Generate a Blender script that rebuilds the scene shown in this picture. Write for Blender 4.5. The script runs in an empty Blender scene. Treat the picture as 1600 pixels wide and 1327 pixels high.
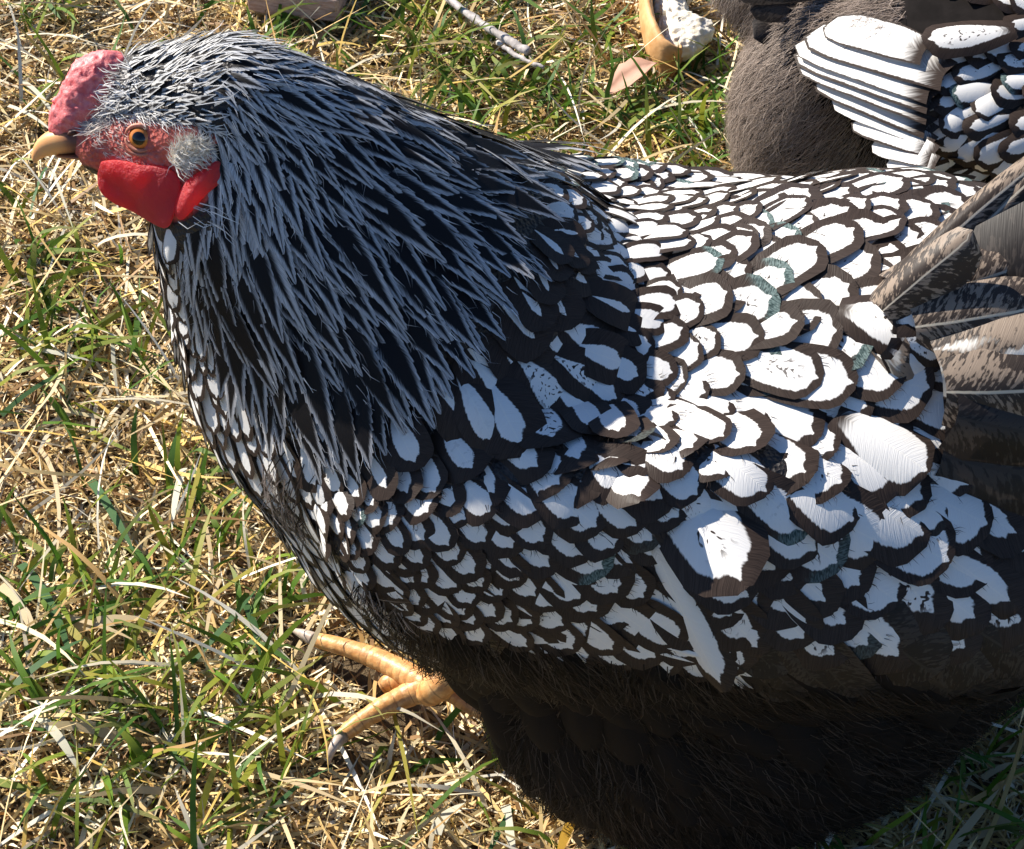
import bpy, math, random
import numpy as np
from mathutils import Vector, Matrix
from mathutils.bvhtree import BVHTree

rng = np.random.default_rng(7)
random.seed(7)
SC = bpy.context.scene
COL = SC.collection

# ------------------------------------------------------------------ camera, light, exposure
CAM = np.array([0.0, -0.566, 0.745])
FPX, CX, CY = 3200.0, 800.0, 663.5
RX = np.array([1.0, 0, 0]); UP = np.array([0, 2**-.5, 2**-.5]); FW = np.array([0, 2**-.5, -2**-.5])
cam = bpy.data.cameras.new('camera'); camo = bpy.data.objects.new('camera', cam); COL.objects.link(camo)
camo.location = CAM; camo.rotation_euler = (math.radians(45), 0, 0)
cam.sensor_fit = 'HORIZONTAL'; cam.sensor_width = 36.0; cam.lens = 36.0 * FPX / 1600.0
cam.clip_start = 0.02; cam.clip_end = 200.0
SC.camera = camo

SUN = np.array([-.62, .46, .565]); SUN /= np.linalg.norm(SUN)
sun = bpy.data.lights.new('sun', 'SUN'); sun.energy = 5.0; sun.angle = math.radians(0.55); sun.color = (1.0, .93, .82)
suno = bpy.data.objects.new('sun', sun); COL.objects.link(suno)
suno.rotation_euler = Vector(SUN).to_track_quat('Z', 'Y').to_euler(); suno.location = (-2, 2, 4)
world = bpy.data.worlds.new('World'); SC.world = world; world.use_nodes = True
wn = world.node_tree.nodes; wn.clear()
sky = wn.new('ShaderNodeTexSky'); sky.sky_type = 'NISHITA'; sky.sun_disc = False; sky.ozone_density = 7.0; sky.dust_density = .4
sky.sun_elevation = math.asin(SUN[2]); sky.sun_rotation = math.atan2(SUN[0], SUN[1])
bg = wn.new('ShaderNodeBackground'); bg.inputs[1].default_value = .07
wo = wn.new('ShaderNodeOutputWorld')
world.node_tree.links.new(sky.outputs[0], bg.inputs[0]); world.node_tree.links.new(bg.outputs[0], wo.inputs[0])
SC.view_settings.view_transform = 'Standard'; SC.view_settings.look = 'None'
SC.view_settings.exposure = 1.05; SC.view_settings.gamma = 1.0
SC.render.engine = 'CYCLES'
SC.cycles.max_bounces = 6; SC.cycles.diffuse_bounces = 3; SC.cycles.transmission_bounces = 4

# ------------------------------------------------------------------ geometry helpers
def proj(P):
    Q = np.asarray(P, float) - CAM; d = Q @ FW
    return np.stack([CX + FPX*(Q @ RX)/d, CY - FPX*(Q @ UP)/d, d], -1)
def ray(px, py): return FW + RX*((px-CX)/FPX) + UP*((CY-py)/FPX)
def at_y(px, py, y=0.0):
    v = ray(px, py); return CAM + v*((y-CAM[1])/v[1])
def at_z(px, py, z=0.0):
    v = ray(px, py); return CAM + v*((z-CAM[2])/v[2])
def unit(v):
    v = np.asarray(v, float); return v/(np.linalg.norm(v)+1e-12)

def tag(o, label=None, cat=None, group=None, kind=None):
    if label: o['label'] = label
    if cat: o['category'] = cat
    if group: o['group'] = group
    if kind: o['kind'] = kind
    return o
def link(name, me, parent=None):
    o = bpy.data.objects.new(name, me); COL.objects.link(o)
    if parent is not None: o.parent = parent
    return o
def mesh(name, v, f, mats=(), smooth=True, uv=None, attr=None, mi=None):
    """v (n,3), f list/array of faces; uv: dict name->(nverts,2); attr: dict name->(nverts,) or (nverts,3)"""
    me = bpy.data.meshes.new(name)
    v = np.asarray(v, np.float32)
    if isinstance(f, np.ndarray):
        k = f.shape[1]; me.vertices.add(len(v)); me.vertices.foreach_set('co', v.ravel())
        me.loops.add(f.size); me.loops.foreach_set('vertex_index', f.ravel().astype(np.int32))
        me.polygons.add(len(f)); me.polygons.foreach_set('loop_start', np.arange(0, f.size, k, dtype=np.int32))
        me.update(calc_edges=True)
    else:
        me.from_pydata([tuple(map(float, p)) for p in v], [], [tuple(map(int, q)) for q in f]); me.update()
    for m in mats: me.materials.append(m)
    if mi is not None: me.polygons.foreach_set('material_index', np.asarray(mi, np.int32))
    me.polygons.foreach_set('use_smooth', np.full(len(me.polygons), smooth))
    li = np.empty(len(me.loops), np.int32); me.loops.foreach_get('vertex_index', li)
    for n, a in (uv or {}).items():
        l = me.uv_layers.new(name=n); l.data.foreach_set('uv', np.asarray(a, np.float32)[li].ravel())
    for n, a in (attr or {}).items():
        a = np.asarray(a, np.float32)
        if a.ndim == 1:
            t = me.attributes.new(n, 'FLOAT', 'POINT'); t.data.foreach_set('value', a)
        else:
            t = me.attributes.new(n, 'FLOAT_COLOR', 'POINT')
            t.data.foreach_set('color', np.concatenate([a, np.ones((len(a), 1), np.float32)], 1).ravel())
    me.validate(); me.update()
    return me

# signed-distance modelling: one continuous skin out of blended forms
def ell(c, r, ry=0., rz=0., rx=0.):
    c = np.array(c, float); r = np.array(r, float); a = np.radians(ry); b = np.radians(rz); g = np.radians(rx)
    M = np.array([[np.cos(b), -np.sin(b), 0], [np.sin(b), np.cos(b), 0], [0, 0, 1]]) @ np.array([[np.cos(a), 0, np.sin(a)], [0, 1, 0], [-np.sin(a), 0, np.cos(a)]]) @ np.array([[1, 0, 0], [0, np.cos(g), -np.sin(g)], [0, np.sin(g), np.cos(g)]])
    def fn(P):
        q = (P-c) @ M; k0 = np.linalg.norm(q/r, axis=-1); k1 = np.linalg.norm(q/(r*r), axis=-1)
        return k0*(k0-1)/np.maximum(k1, 1e-9)
    return fn
def rcone(a, b, r1, r2):
    a = np.array(a, float); b = np.array(b, float); ba = b-a; L2 = ba @ ba
    def fn(P):
        t = np.clip(((P-a) @ ba)/L2, 0, 1)
        return np.linalg.norm(P-a-t[..., None]*ba, axis=-1)-(r1+(r2-r1)*t)
    return fn
def smin(a, b, k):
    if k <= 0: return np.minimum(a, b)
    h = np.clip(.5+.5*(b-a)/k, 0, 1); return b+(a-b)*h-k*h*(1-h)
def blend(prims):
    def fn(P):
        d = None
        for g, k in prims:
            v = g(P); d = v if d is None else smin(d, v, k)
        return d
    return fn
def polygonize(fn, lo, hi, h):
    lo = np.array(lo, float); n = np.ceil((np.array(hi)-lo)/h).astype(int)+1
    ax = [lo[i]+h*np.arange(n[i]) for i in range(3)]
    s = 4
    axc = [a[::s] for a in ax]; Pc = np.stack(np.meshgrid(*axc, indexing='ij'), -1); Vc = fn(Pc.reshape(-1, 3)).reshape(Pc.shape[:3])
    V = np.repeat(np.repeat(np.repeat(Vc, s, 0), s, 1), s, 2)[:n[0], :n[1], :n[2]].copy()
    near = np.argwhere(np.abs(V) < h*s*2.2)
    for q in range(0, len(near), 400000):
        c = near[q:q+400000]; V[c[:, 0], c[:, 1], c[:, 2]] = fn(lo+h*c)
    ins = V < 0; m = n-1
    off = [(i, j, k) for i in (0, 1) for j in (0, 1) for k in (0, 1)]
    cs = np.zeros(tuple(m), np.int8)
    for o in off: cs += ins[o[0]:o[0]+m[0], o[1]:o[1]+m[1], o[2]:o[2]+m[2]]
    ii = np.argwhere((cs > 0) & (cs < 8)); idx = -np.ones(tuple(m), int); idx[ii[:, 0], ii[:, 1], ii[:, 2]] = np.arange(len(ii))
    acc = np.zeros((len(ii), 3)); cnt = np.zeros(len(ii))
    def val(o): return V[ii[:, 0]+o[0], ii[:, 1]+o[1], ii[:, 2]+o[2]]
    for o in off:
        for a_ in range(3):
            if o[a_]: continue
            o2 = list(o); o2[a_] = 1
            a = val(o); b = val(o2); x = (a < 0) != (b < 0); t = np.where(x, a/np.where(x, a-b, 1), 0)
            p = np.tile(np.array(o, float), (len(ii), 1)); p[:, a_] = t; cnt += x; acc += p*x[:, None]
    verts = lo+h*(ii+acc/cnt[:, None]); faces = []
    for a_ in range(3):
        o = [slice(None)]*3; o2 = [slice(None)]*3; o[a_] = slice(0, -1); o2[a_] = slice(1, None)
        a = ins[tuple(o)]; b = ins[tuple(o2)]; e = np.argwhere(a != b); u, v = (a_+1) % 3, (a_+2) % 3
        e = e[(e[:, u] > 0) & (e[:, v] > 0) & (e[:, u] < m[u]) & (e[:, v] < m[v])]
        def c(du, dv):
            q = e.copy(); q[:, u] -= du; q[:, v] -= dv; return idx[q[:, 0], q[:, 1], q[:, 2]]
        f = np.stack([c(1, 1), c(0, 1), c(0, 0), c(1, 0)], 1); fl = b[e[:, 0], e[:, 1], e[:, 2]]
        f[fl] = f[fl][:, ::-1]; faces.append(f)
    return verts, np.concatenate(faces)

def in_poly(pts, poly):
    pts = np.atleast_2d(pts); x, y = pts[:, 0], pts[:, 1]; r = np.zeros(len(pts), bool)
    P = np.array(poly, float)
    for (x1, y1), (x2, y2) in zip(P, np.roll(P, -1, 0)):
        c = ((y1 > y) != (y2 > y)) & (x < (x2-x1)*(y-y1)/((y2-y1) if y2 != y1 else 1e-9)+x1); r ^= c
    return r

def vnoise(P, s, seed=0):
    """smooth value noise on 2-D or 3-D points"""
    P = np.asarray(P, float)*s; i = np.floor(P).astype(np.int64); f = P-i; f = f*f*(3-2*f); out = 0
    d = P.shape[-1]
    for c in range(2**d):
        w = 1.; k = np.zeros(P.shape[:-1], np.int64)+seed*7919
        for a in range(d):
            b = (c >> a) & 1; w = w*(f[..., a] if b else 1-f[..., a]); k = k*73856093 ^ ((i[..., a]+b)*(19349663+a*83492791))
        k = (k ^ (k >> 13))*1274126177; k = k ^ (k >> 16); out = out+w*((k & 0xffff)/65535.)
    return out

def tube(path, rad, seg=10, cap=True, flat=None, upv=(0, 0, 1)):
    """loft round (or flattened) rings along a path"""
    path = np.asarray(path, float); n = len(path); T = np.gradient(path, axis=0); v = []; f = []
    rad = np.broadcast_to(np.asarray(rad, float), (n,)) if np.ndim(rad) < 2 else np.asarray(rad, float)
    for i in range(n):
        t = unit(T[i]); s = unit(np.cross(t, upv)); u = np.cross(s, t)
        ra, rb = (rad[i], rad[i]*(flat if flat else 1)) if rad.ndim == 1 else rad[i]
        for k in range(seg):
            a = 2*math.pi*k/seg; v.append(path[i]+s*math.cos(a)*ra+u*math.sin(a)*rb)
    for i in range(n-1):
        for k in range(seg):
            k2 = (k+1) % seg; f.append((i*seg+k, i*seg+k2, (i+1)*seg+k2, (i+1)*seg+k))
    if cap:
        f.append(tuple(range(seg))[::-1]); f.append(tuple(range((n-1)*seg, n*seg)))
    return np.array(v), f
def catmull(pts, n=24):
    p = np.asarray(pts, float); p = np.concatenate([[2*p[0]-p[1]], p, [2*p[-1]-p[-2]]]); out = []
    m = len(p)-3
    for t in np.linspace(0, m-1e-6, n):
        i = int(t); u = t-i; a, b, c, d = p[i:i+4]
        out.append(.5*((2*b)+(-a+c)*u+(2*a-5*b+4*c-d)*u*u+(-a+3*b-3*c+d)*u**3))
    return np.array(out)

# ------------------------------------------------------------------ materials
class NT:
    def __init__(s, name):
        s.m = bpy.data.materials.new(name); s.m.use_nodes = True; s.t = s.m.node_tree; s.t.nodes.clear()
        s.out = s.t.nodes.new('ShaderNodeOutputMaterial')
    def n(s, t, **k):
        x = s.t.nodes.new(t)
        for a, b in k.items(): setattr(x, a, b)
        return x
    def put(s, sock, v):
        if isinstance(v, bpy.types.NodeSocket): s.t.links.new(v, sock)
        else: sock.default_value = v
    def ma(s, op, a, b=0., c=None, clamp=False):
        x = s.n('ShaderNodeMath', operation=op, use_clamp=clamp); s.put(x.inputs[0], a); s.put(x.inputs[1], b)
        if c is not None: s.put(x.inputs[2], c)
        return x.outputs[0]
    def step(s, x, lo, hi):
        r = s.n('ShaderNodeMapRange', interpolation_type='SMOOTHSTEP'); s.put(r.inputs[0], x); s.put(r.inputs[1], lo); s.put(r.inputs[2], hi)
        return r.outputs[0]
    def mix(s, f, a, b):
        x = s.n('ShaderNodeMix', data_type='RGBA'); s.put(x.inputs[0], f)
        s.put(x.inputs[6], (*a, 1) if isinstance(a, tuple) and len(a) == 3 else a); s.put(x.inputs[7], (*b, 1) if isinstance(b, tuple) and len(b) == 3 else b)
        return x.outputs[2]
    def uv(s, name):
        x = s.n('ShaderNodeUVMap', uv_map=name); q = s.n('ShaderNodeSeparateXYZ'); s.t.links.new(x.outputs[0], q.inputs[0]); return q.outputs[0], q.outputs[1]
    def vec(s, a, b, c=0.):
        x = s.n('ShaderNodeCombineXYZ'); s.put(x.inputs[0], a); s.put(x.inputs[1], b); s.put(x.inputs[2], c); return x.outputs[0]
    def noise(s, v, scale=1., detail=2., rough=.5):
        x = s.n('ShaderNodeTexNoise'); 
        if v is not None: s.put(x.inputs['Vector'], v)
        x.inputs['Scale'].default_value = scale; x.inputs['Detail'].default_value = detail; x.inputs['Roughness'].default_value = rough
        return x.outputs[0]
    def obj(s): return s.n('ShaderNodeTexCoord').outputs['Object']
    def rnd(s): return s.n('ShaderNodeObjectInfo').outputs['Random']
    def attr(s, name, col=False):
        x = s.n('ShaderNodeAttribute', attribute_name=name); return x.outputs['Color'] if col else x.outputs['Fac']
    def bump(s, h, dist, strength=1.):
        x = s.n('ShaderNodeBump'); s.put(x.inputs['Height'], h); x.inputs['Distance'].default_value = dist; x.inputs['Strength'].default_value = strength; return x.outputs[0]
    def bsdf(s, col, rough=.5, normal=None, spec=.5, sss=0., sssr=(1, .2, .1), sheen=0., transl=0., tcol=None):
        p = s.n('ShaderNodeBsdfPrincipled'); s.put(p.inputs['Base Color'], (*col, 1) if isinstance(col, tuple) and len(col) == 3 else col)
        s.put(p.inputs['Roughness'], rough); s.put(p.inputs['Specular IOR Level'], spec)
        if normal is not None: s.put(p.inputs['Normal'], normal)
        if sss: p.inputs['Subsurface Weight'].default_value = sss; p.inputs['Subsurface Radius'].default_value = sssr; p.inputs['Subsurface Scale'].default_value = .004
        if sheen: p.inputs['Sheen Weight'].default_value = sheen
        o = p.outputs[0]
        if transl:
            t = s.n('ShaderNodeBsdfTranslucent'); c = tcol if tcol is not None else col
            s.put(t.inputs[0], (*c, 1) if isinstance(c, tuple) and len(c) == 3 else c)
            x = s.n('ShaderNodeMixShader'); x.inputs[0].default_value = transl; s.t.links.new(o, x.inputs[1]); s.t.links.new(t.outputs[0], x.inputs[2]); o = x.outputs[0]
        s.t.links.new(o, s.out.inputs[0]); return s.m

def feather_common(t):
    u, v = t.uv('fuv'); e, r0 = t.uv('edge')
    r = t.ma('FRACT', t.ma('ADD', t.rnd(), r0))
    au = t.ma('ABSOLUTE', u)
    barb = t.ma('SUBTRACT', v, t.ma('MULTIPLY', au, .22))          # runs along each barb
    return u, v, e, r, au, barb
def barb_bump(t, u, barb, r):
    w = t.noise(t.vec(t.ma('MULTIPLY', u, 2.), t.ma('MULTIPLY', barb, 110.), t.ma('MULTIPLY', r, 40.)), 1., 1.)
    return t.bump(w, .0004, .30), w
def mat_laced(name, lw=.40, black=(.034, .024, .0195), white=(.80, .78, .75), speck=.62, irid=.14, rim=0.):
    t = NT(name); u, v, e, r, au, barb = feather_common(t)
    jag = t.noise(t.vec(t.ma('MULTIPLY', u, 1.5), t.ma('MULTIPLY', barb, 46.), t.ma('MULTIPLY', r, 60.)), 1., 2.)
    wob = t.noise(t.vec(t.ma('MULTIPLY', u, 1.2), t.ma('MULTIPLY', v, 2.2), t.ma('MULTIPLY', r, 90.)), 1., 1.)
    lwr = t.ma('MULTIPLY_ADD', r, .16, lw-.08)
    ee = t.ma('ADD', e, t.ma('MULTIPLY_ADD', jag, .11, -.055)); ee = t.ma('ADD', ee, t.ma('MULTIPLY_ADD', wob, .14, -.07))
    spike = t.ma('POWER', 2.718, t.ma('MULTIPLY', t.ma('MULTIPLY', u, u), -90.)); ee = t.ma('ADD', ee, t.ma('MULTIPLY', spike, .16))
    w = t.step(ee, lwr, t.ma('ADD', lwr, .05))
    sp = t.noise(t.vec(t.ma('MULTIPLY', u, 6.), t.ma('MULTIPLY', barb, 22.), t.ma('MULTIPLY', r, 77.)), 1., 1.)
    gate = t.step(t.ma('FRACT', t.ma('MULTIPLY', r, 7.3)), .68, .76)
    sp = t.ma('MULTIPLY', t.step(sp, speck, speck+.04), gate); sp = t.ma('MULTIPLY', sp, t.step(e, .45, .75))
    w = t.ma('MULTIPLY', w, t.ma('SUBTRACT', 1., sp))
    w = t.ma('MULTIPLY', w, t.step(t.ma('ADD', v, t.ma('MULTIPLY', jag, .15)), .12, .30))
    ir = t.ma('MULTIPLY', t.step(t.ma('FRACT', t.ma('MULTIPLY', r, 13.7)), 1-irid, 1-irid+.02), t.step(t.ma('MULTIPLY_ADD', jag, .1, v), .84, .92))
    blk = t.mix(t.step(t.noise(t.vec(t.ma('MULTIPLY', u, 1.5), t.ma('MULTIPLY', barb, 130.), t.ma('MULTIPLY', r, 31.)), 1., 3., .7), .2, .8), tuple(c*.6 for c in black), tuple(c*1.75 for c in black))
    blk = t.mix(ir, blk, t.mix(t.step(t.noise(t.vec(t.ma('MULTIPLY', u, 9.), t.ma('MULTIPLY', barb, 60.), r), 1., 2.), .3, .7), (.02, .04, .04), (.17, .23, .22)))
    shaft = t.step(au, .035, .015)
    wh = t.mix(t.ma('MULTIPLY', shaft, .5), white, (.88, .84, .76))
    wh = t.mix(t.ma('MULTIPLY', t.noise(t.vec(t.ma('MULTIPLY', u, 2.), t.ma('MULTIPLY', barb, 60.), r), 1., 2.), .22), wh, (.55, .50, .46))
    col = t.mix(w, blk, wh)
    nb, _ = barb_bump(t, u, barb, r)
    return t.bsdf(col, rough=t.ma('MULTIPLY_ADD', w, .2, .45), normal=nb, spec=t.ma('MULTIPLY_ADD', w, .2, .12), transl=.08)
def mat_hackle(name, stripe=.55, black=(.009, .008, .009), white=(.60, .60, .60), tipw=.06, start=.0):
    t = NT(name); u, v, e, r, au, barb = feather_common(t)
    jag = t.noise(t.vec(t.ma('MULTIPLY', u, 1.5), t.ma('MULTIPLY', barb, 85.), t.ma('MULTIPLY', r, 60.)), 1., 2.)
    lim = t.ma('MULTIPLY', t.step(v, 1.0, 1-tipw*3), t.ma('MULTIPLY_ADD', r, .2, stripe-.1))
    lim = t.ma('MULTIPLY', lim, t.step(v, start, start+.08)) if start > 0 else lim
    x = t.ma('ADD', au, t.ma('MULTIPLY_ADD', jag, .7, -.35))
    w = t.step(x, t.ma('SUBTRACT', lim, .05), t.ma('ADD', lim, .38))
    wh = t.mix(t.step(t.noise(t.vec(t.ma('MULTIPLY', u, 2.), t.ma('MULTIPLY', barb, 120.), r), 1., 2.), .3, .7), tuple(c*.28 for c in white), tuple(min(c*1.1, .8) for c in white))
    col = t.mix(w, black, wh); nb, _ = barb_bump(t, u, barb, r)
    return t.bsdf(col, rough=.5, normal=nb, spec=.14, transl=.06)
def mat_mottled(name, a=(.30, .23, .175), b=(.045, .033, .027), thr=.47, white=0.):
    t = NT(name); u, v, e, r, au, barb = feather_common(t)
    n = t.noise(t.vec(t.ma('MULTIPLY', u, 5.), t.ma('MULTIPLY', barb, 34.), t.ma('MULTIPLY', r, 60.)), 1., 3.)
    g = t.noise(t.vec(t.ma('MULTIPLY', u, 1.3), t.ma('MULTIPLY', v, 2.6), t.ma('MULTIPLY', r, 21.)), 1., 1.)
    n = t.ma('ADD', n, t.ma('MULTIPLY_ADD', g, .7, -.35))
    f = t.step(n, thr-.05, thr+.06); col = t.mix(f, a, b)
    if white: col = t.mix(t.ma('MULTIPLY', t.step(t.ma('MULTIPLY_ADD', n, .35, e), .42, .52), t.step(t.ma('MULTIPLY_ADD', n, .25, g), .52, .62)), col, (.78, .74, .68))
    col = t.mix(t.step(au, .05, .02), col, (.72, .62, .48) if a[0] > .1 else (.04, .032, .027)); nb, _ = barb_bump(t, u, barb, r)
    return t.bsdf(col, rough=.5, normal=nb, spec=.3, transl=.25)
def mat_attr(name, rough=.6, transl=0., spec=.3, boost=None):
    t = NT(name); c = t.attr('col', True)
    return t.bsdf(c, rough=rough, spec=spec, transl=transl)
def mat_plain(name, a, b, scale=60., rough=.6, bump=.0, spec=.4, sss=0., stretch=None, sssr=(1, .25, .15)):
    t = NT(name); co = t.obj()
    if stretch:
        mp = t.n('ShaderNodeMapping'); t.put(mp.inputs[0], co); mp.inputs['Scale'].default_value = stretch; co = mp.outputs[0]
    n = t.noise(co, scale, 5., .6); col = t.mix(t.step(n, .3, .7), a, b)
    return t.bsdf(col, rough=rough, spec=spec, sss=sss, sssr=sssr, normal=t.bump(n, bump) if bump else None)

M = {}
M['laced'] = mat_laced('laced_feather', lw=.31, irid=.10)
M['laced_fine'] = mat_laced('fine_laced_feather', lw=.35, irid=.16, speck=.7)
M['laced_wing'] = mat_laced('wing_laced_feather', lw=.42, irid=.03, speck=.68)
M['laced_dark'] = mat_laced('dark_laced_feather', lw=.56, speck=.58, irid=.05)  # wide dark lacing; on shoulder and lower flank it also stands for shade
M['laced_shadow'] = mat_laced('shadow_laced_feather', lw=.80, irid=0.)  # near-black lacing that stands in for the shadow beside the cape
M['covert'] = mat_laced('great_covert', lw=.28, speck=.62, irid=0.)
M['breast'] = mat_laced('breast_feather', lw=.34, speck=.8, irid=0.)
M['fan'] = mat_laced('fan_feather', lw=.05, speck=.7, irid=0.)
M['edge_white'] = mat_laced('edge_flight_feather', white=(.50, .47, .47), lw=.30, speck=.60, irid=0.)
M['flight'] = mat_laced('flight_feather', lw=.22, speck=.66, irid=0.)
M['hackle'] = mat_hackle('hackle_feather', .60, tipw=.15, white=(.56, .56, .58))
M['hackle_dark'] = mat_hackle('dark_hackle_feather', .80, tipw=.13, white=(.52, .52, .54))
M['neck_pale'] = mat_hackle('pale_neck_feather', .20, tipw=.2, white=(.62, .63, .66))
M['neck'] = mat_hackle('neck_feather', .46, tipw=.17, white=(.60, .61, .64))
M['crown'] = mat_hackle('crown_feather', .36, tipw=.10, white=(.78, .77, .76), start=.5)
M['mottled'] = mat_mottled('tail_mottled')
M['mottled_white'] = mat_mottled('tail_mottled_white', white=1.)
M['tail_dark'] = mat_mottled('tail_dark', a=(.05, .04, .035), b=(.018, .014, .013))
M['belly'] = mat_plain('belly_feather', (.006, .005, .0046), (.018, .014, .012), 220., .8, spec=.08)
M['strand'] = mat_attr('down_strand', .6, .1, .12)
M['blade'] = mat_attr('grass_blade', .55, .35, .2)
M['straw'] = mat_attr('straw', .6, .12, .35)
M['under'] = mat_plain('under_down', (.008, .0065, .006), (.016, .013, .012), 90., .9, spec=.1)

# ------------------------------------------------------------------ feather shapes
def tmpl_body(bend, arch, seed, aspect=.60, tip=3.2, nr=10, nc=7, root=.42):
    r = np.random.default_rng(seed); vs = np.linspace(0, 1, nr+1)**.85; us = np.linspace(-1, 1, nc)
    def hw(v): return np.where(v > .66, np.maximum(1-(np.clip(v-.66, 0, 1)/.34)**tip, 0)**.5, root+(1-root)*np.sin(np.clip(v/.66, 0, 1)*math.pi/2))
    oy = np.linspace(0.0, 1, 240); ox = hw(oy)*.5*aspect
    O = np.concatenate([np.stack([ox, oy], 1), np.stack([-ox, oy], 1)])[:]
    V, UVv, E = [], [], []
    for i, v in enumerate(vs):
        v = min(v, .995); h = hw(np.array(v))*(1+r.normal(0, .03))
        for u in us:
            x = u*h*.5; sw = .03*math.sin(3*v+seed)
            d = np.min(np.hypot(O[:, 0]-x*aspect, O[:, 1]-v))/(.5*aspect) if v > .12 else max(0, (1-abs(u))*h)
            yy = v-.05*abs(u)*h*(1 if v < .8 else 0)+r.normal(0, .004)
            V.append([x+sw, yy, 0]); UVv.append([u*h, v]); E.append([min(d, 1)*(0 if abs(u) == 1 or i == nr else 1), 0])
    return finish(V, UVv, E, nr, nc, bend, arch, aspect)
def finish(V, U, E, nr, nc, bend, arch, aspect):
    V = np.array(V, float); y = V[:, 1]; x = V[:, 0].copy()
    b = max(bend, 1e-3); yy = np.sin(b*y)/b; zz = -(1-np.cos(b*y))/b
    a = math.atan2(-(1-math.cos(b))/b, math.sin(b)/b); L = math.hypot(math.sin(b)/b, (1-math.cos(b))/b)
    V[:, 1] = (yy*math.cos(-a)-zz*math.sin(-a))/L; V[:, 2] = (yy*math.sin(-a)+zz*math.cos(-a))/L
    V[:, 2] -= arch*(2*x)**2*.16
    F = [(i*nc+k, i*nc+k+1, (i+1)*nc+k+1, (i+1)*nc+k) for i in range(nr) for k in range(nc-1)]
    return V, np.array(F), np.array(U, float), np.array(E, float)
def tmpl_hackle(bend, arch, seed, nr=30, pointy=.85):
    r = np.random.default_rng(seed); V, U, E = [], [], []; us = [-1, -.6, 0, .6, 1]
    sway = r.normal(0, .16)
    for i in range(nr+1):
        v = i/nr; h = (.55+.45*math.sin(min(v/.45, 1)*math.pi/2))*(max(1-max(v-.45, 0)/.55, .0)**pointy*.95+.05)
        for u in us:
            k = 1.; dv = 0.
            if abs(u) == 1 and i > 3:
                k = r.uniform(.97, 1.05) if i % 2 else r.uniform(.90, .97); dv = .03*r.uniform(.3, 1.6) if i % 2 else -.003
            V.append([u*h*.5*k+sway*(v*v-.6*v), v+dv*(1-.3*v), 0]); U.append([u*min(k, 1.05), v]); E.append([1-abs(u), 0])
    return finish(V, U, E, nr, 5, bend, arch, .2)
def tmpl_flight(bend, arch, seed, nr=12, nc=6):
    r = np.random.default_rng(seed); V, U, E = [], [], []; us = np.linspace(-1, 1, nc)
    for i in range(nr+1):
        v = i/nr; h = (.75+.25*min(v/.3, 1))*max(1-(max(v-.7, 0)/.3)**2.2, 0)**.5 if v < 1 else .03
        for u in us:
            x = (u*.5+.12)*h; V.append([x, v-.04*abs(u)*(v < .85), 0]); U.append([u, v]); E.append([min((1-abs(u))*1., (1-v)*3.4), 0])
    return finish(V, U, E, nr, nc, bend, arch, .3)
TM = {'body': tmpl_body, 'hackle': tmpl_hackle, 'flight': tmpl_flight}
_tc, _mc = {}, {}
def template(kind, bend, arch, var):
    bq = min(max(round(bend/.25), 0), 5)*.25; aq = min(max(round(arch/.5), 0), 4)*.5; k = (kind, bq, aq, var % 4)
    if k not in _tc: _tc[k] = TM[kind](bq, aq, (var % 4)+11*hash_kind(kind))
    return k, _tc[k]
def hash_kind(s): return sum(map(ord, s)) % 97
def template_mesh(k, name, mat):
    kk = (k, mat)
    if kk not in _mc:
        V, Fc, U, E = _tc[k]; _mc[kk] = mesh(name, V, Fc, [M[mat]], uv={'fuv': U, 'edge': E})
    return _mc[kk]

class Coat:
    """collects the pieces that are joined into one part"""
    def __init__(s): s.d = []
    def add(s, k, mat, Mx): s.d.append((k, mat, Mx))
    def build(s, name, parent, kind='stuff'):
        if not s.d: return None
        mats = sorted({d[1] for d in s.d}); Vs, Fs, Us, Es, mi = [], [], [], [], []; n = 0
        for k, mat, Mx in s.d:
            V, Fc, U, E = _tc[k]; Mx = np.array(Mx); Vs.append(V @ Mx[:3, :3].T+Mx[:3, 3]); Fs.append(Fc+n); n += len(V); Us.append(U)
            E = E.copy(); E[:, 1] = rng.random(); Es.append(E); mi += [mats.index(mat)]*len(Fc)
        me = mesh(name, np.concatenate(Vs), np.concatenate(Fs), [M[m] for m in mats], uv={'fuv': np.concatenate(Us), 'edge': np.concatenate(Es)}, mi=mi)
        return tag(link(name, me, parent), kind=kind)

def feather_matrix(root, tip, nrm, W, roll=0.):
    Y = tip-root; L = np.linalg.norm(Y); Y = Y/L; X = unit(np.cross(Y, nrm)); Z = np.cross(X, Y)
    if roll: X, Z = X*math.cos(roll)+Z*math.sin(roll), Z*math.cos(roll)-X*math.sin(roll)
    m = np.eye(4); m[:3, 0] = X*W; m[:3, 1] = Y*L; m[:3, 2] = Z*L; m[:3, 3] = root; return m

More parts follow.
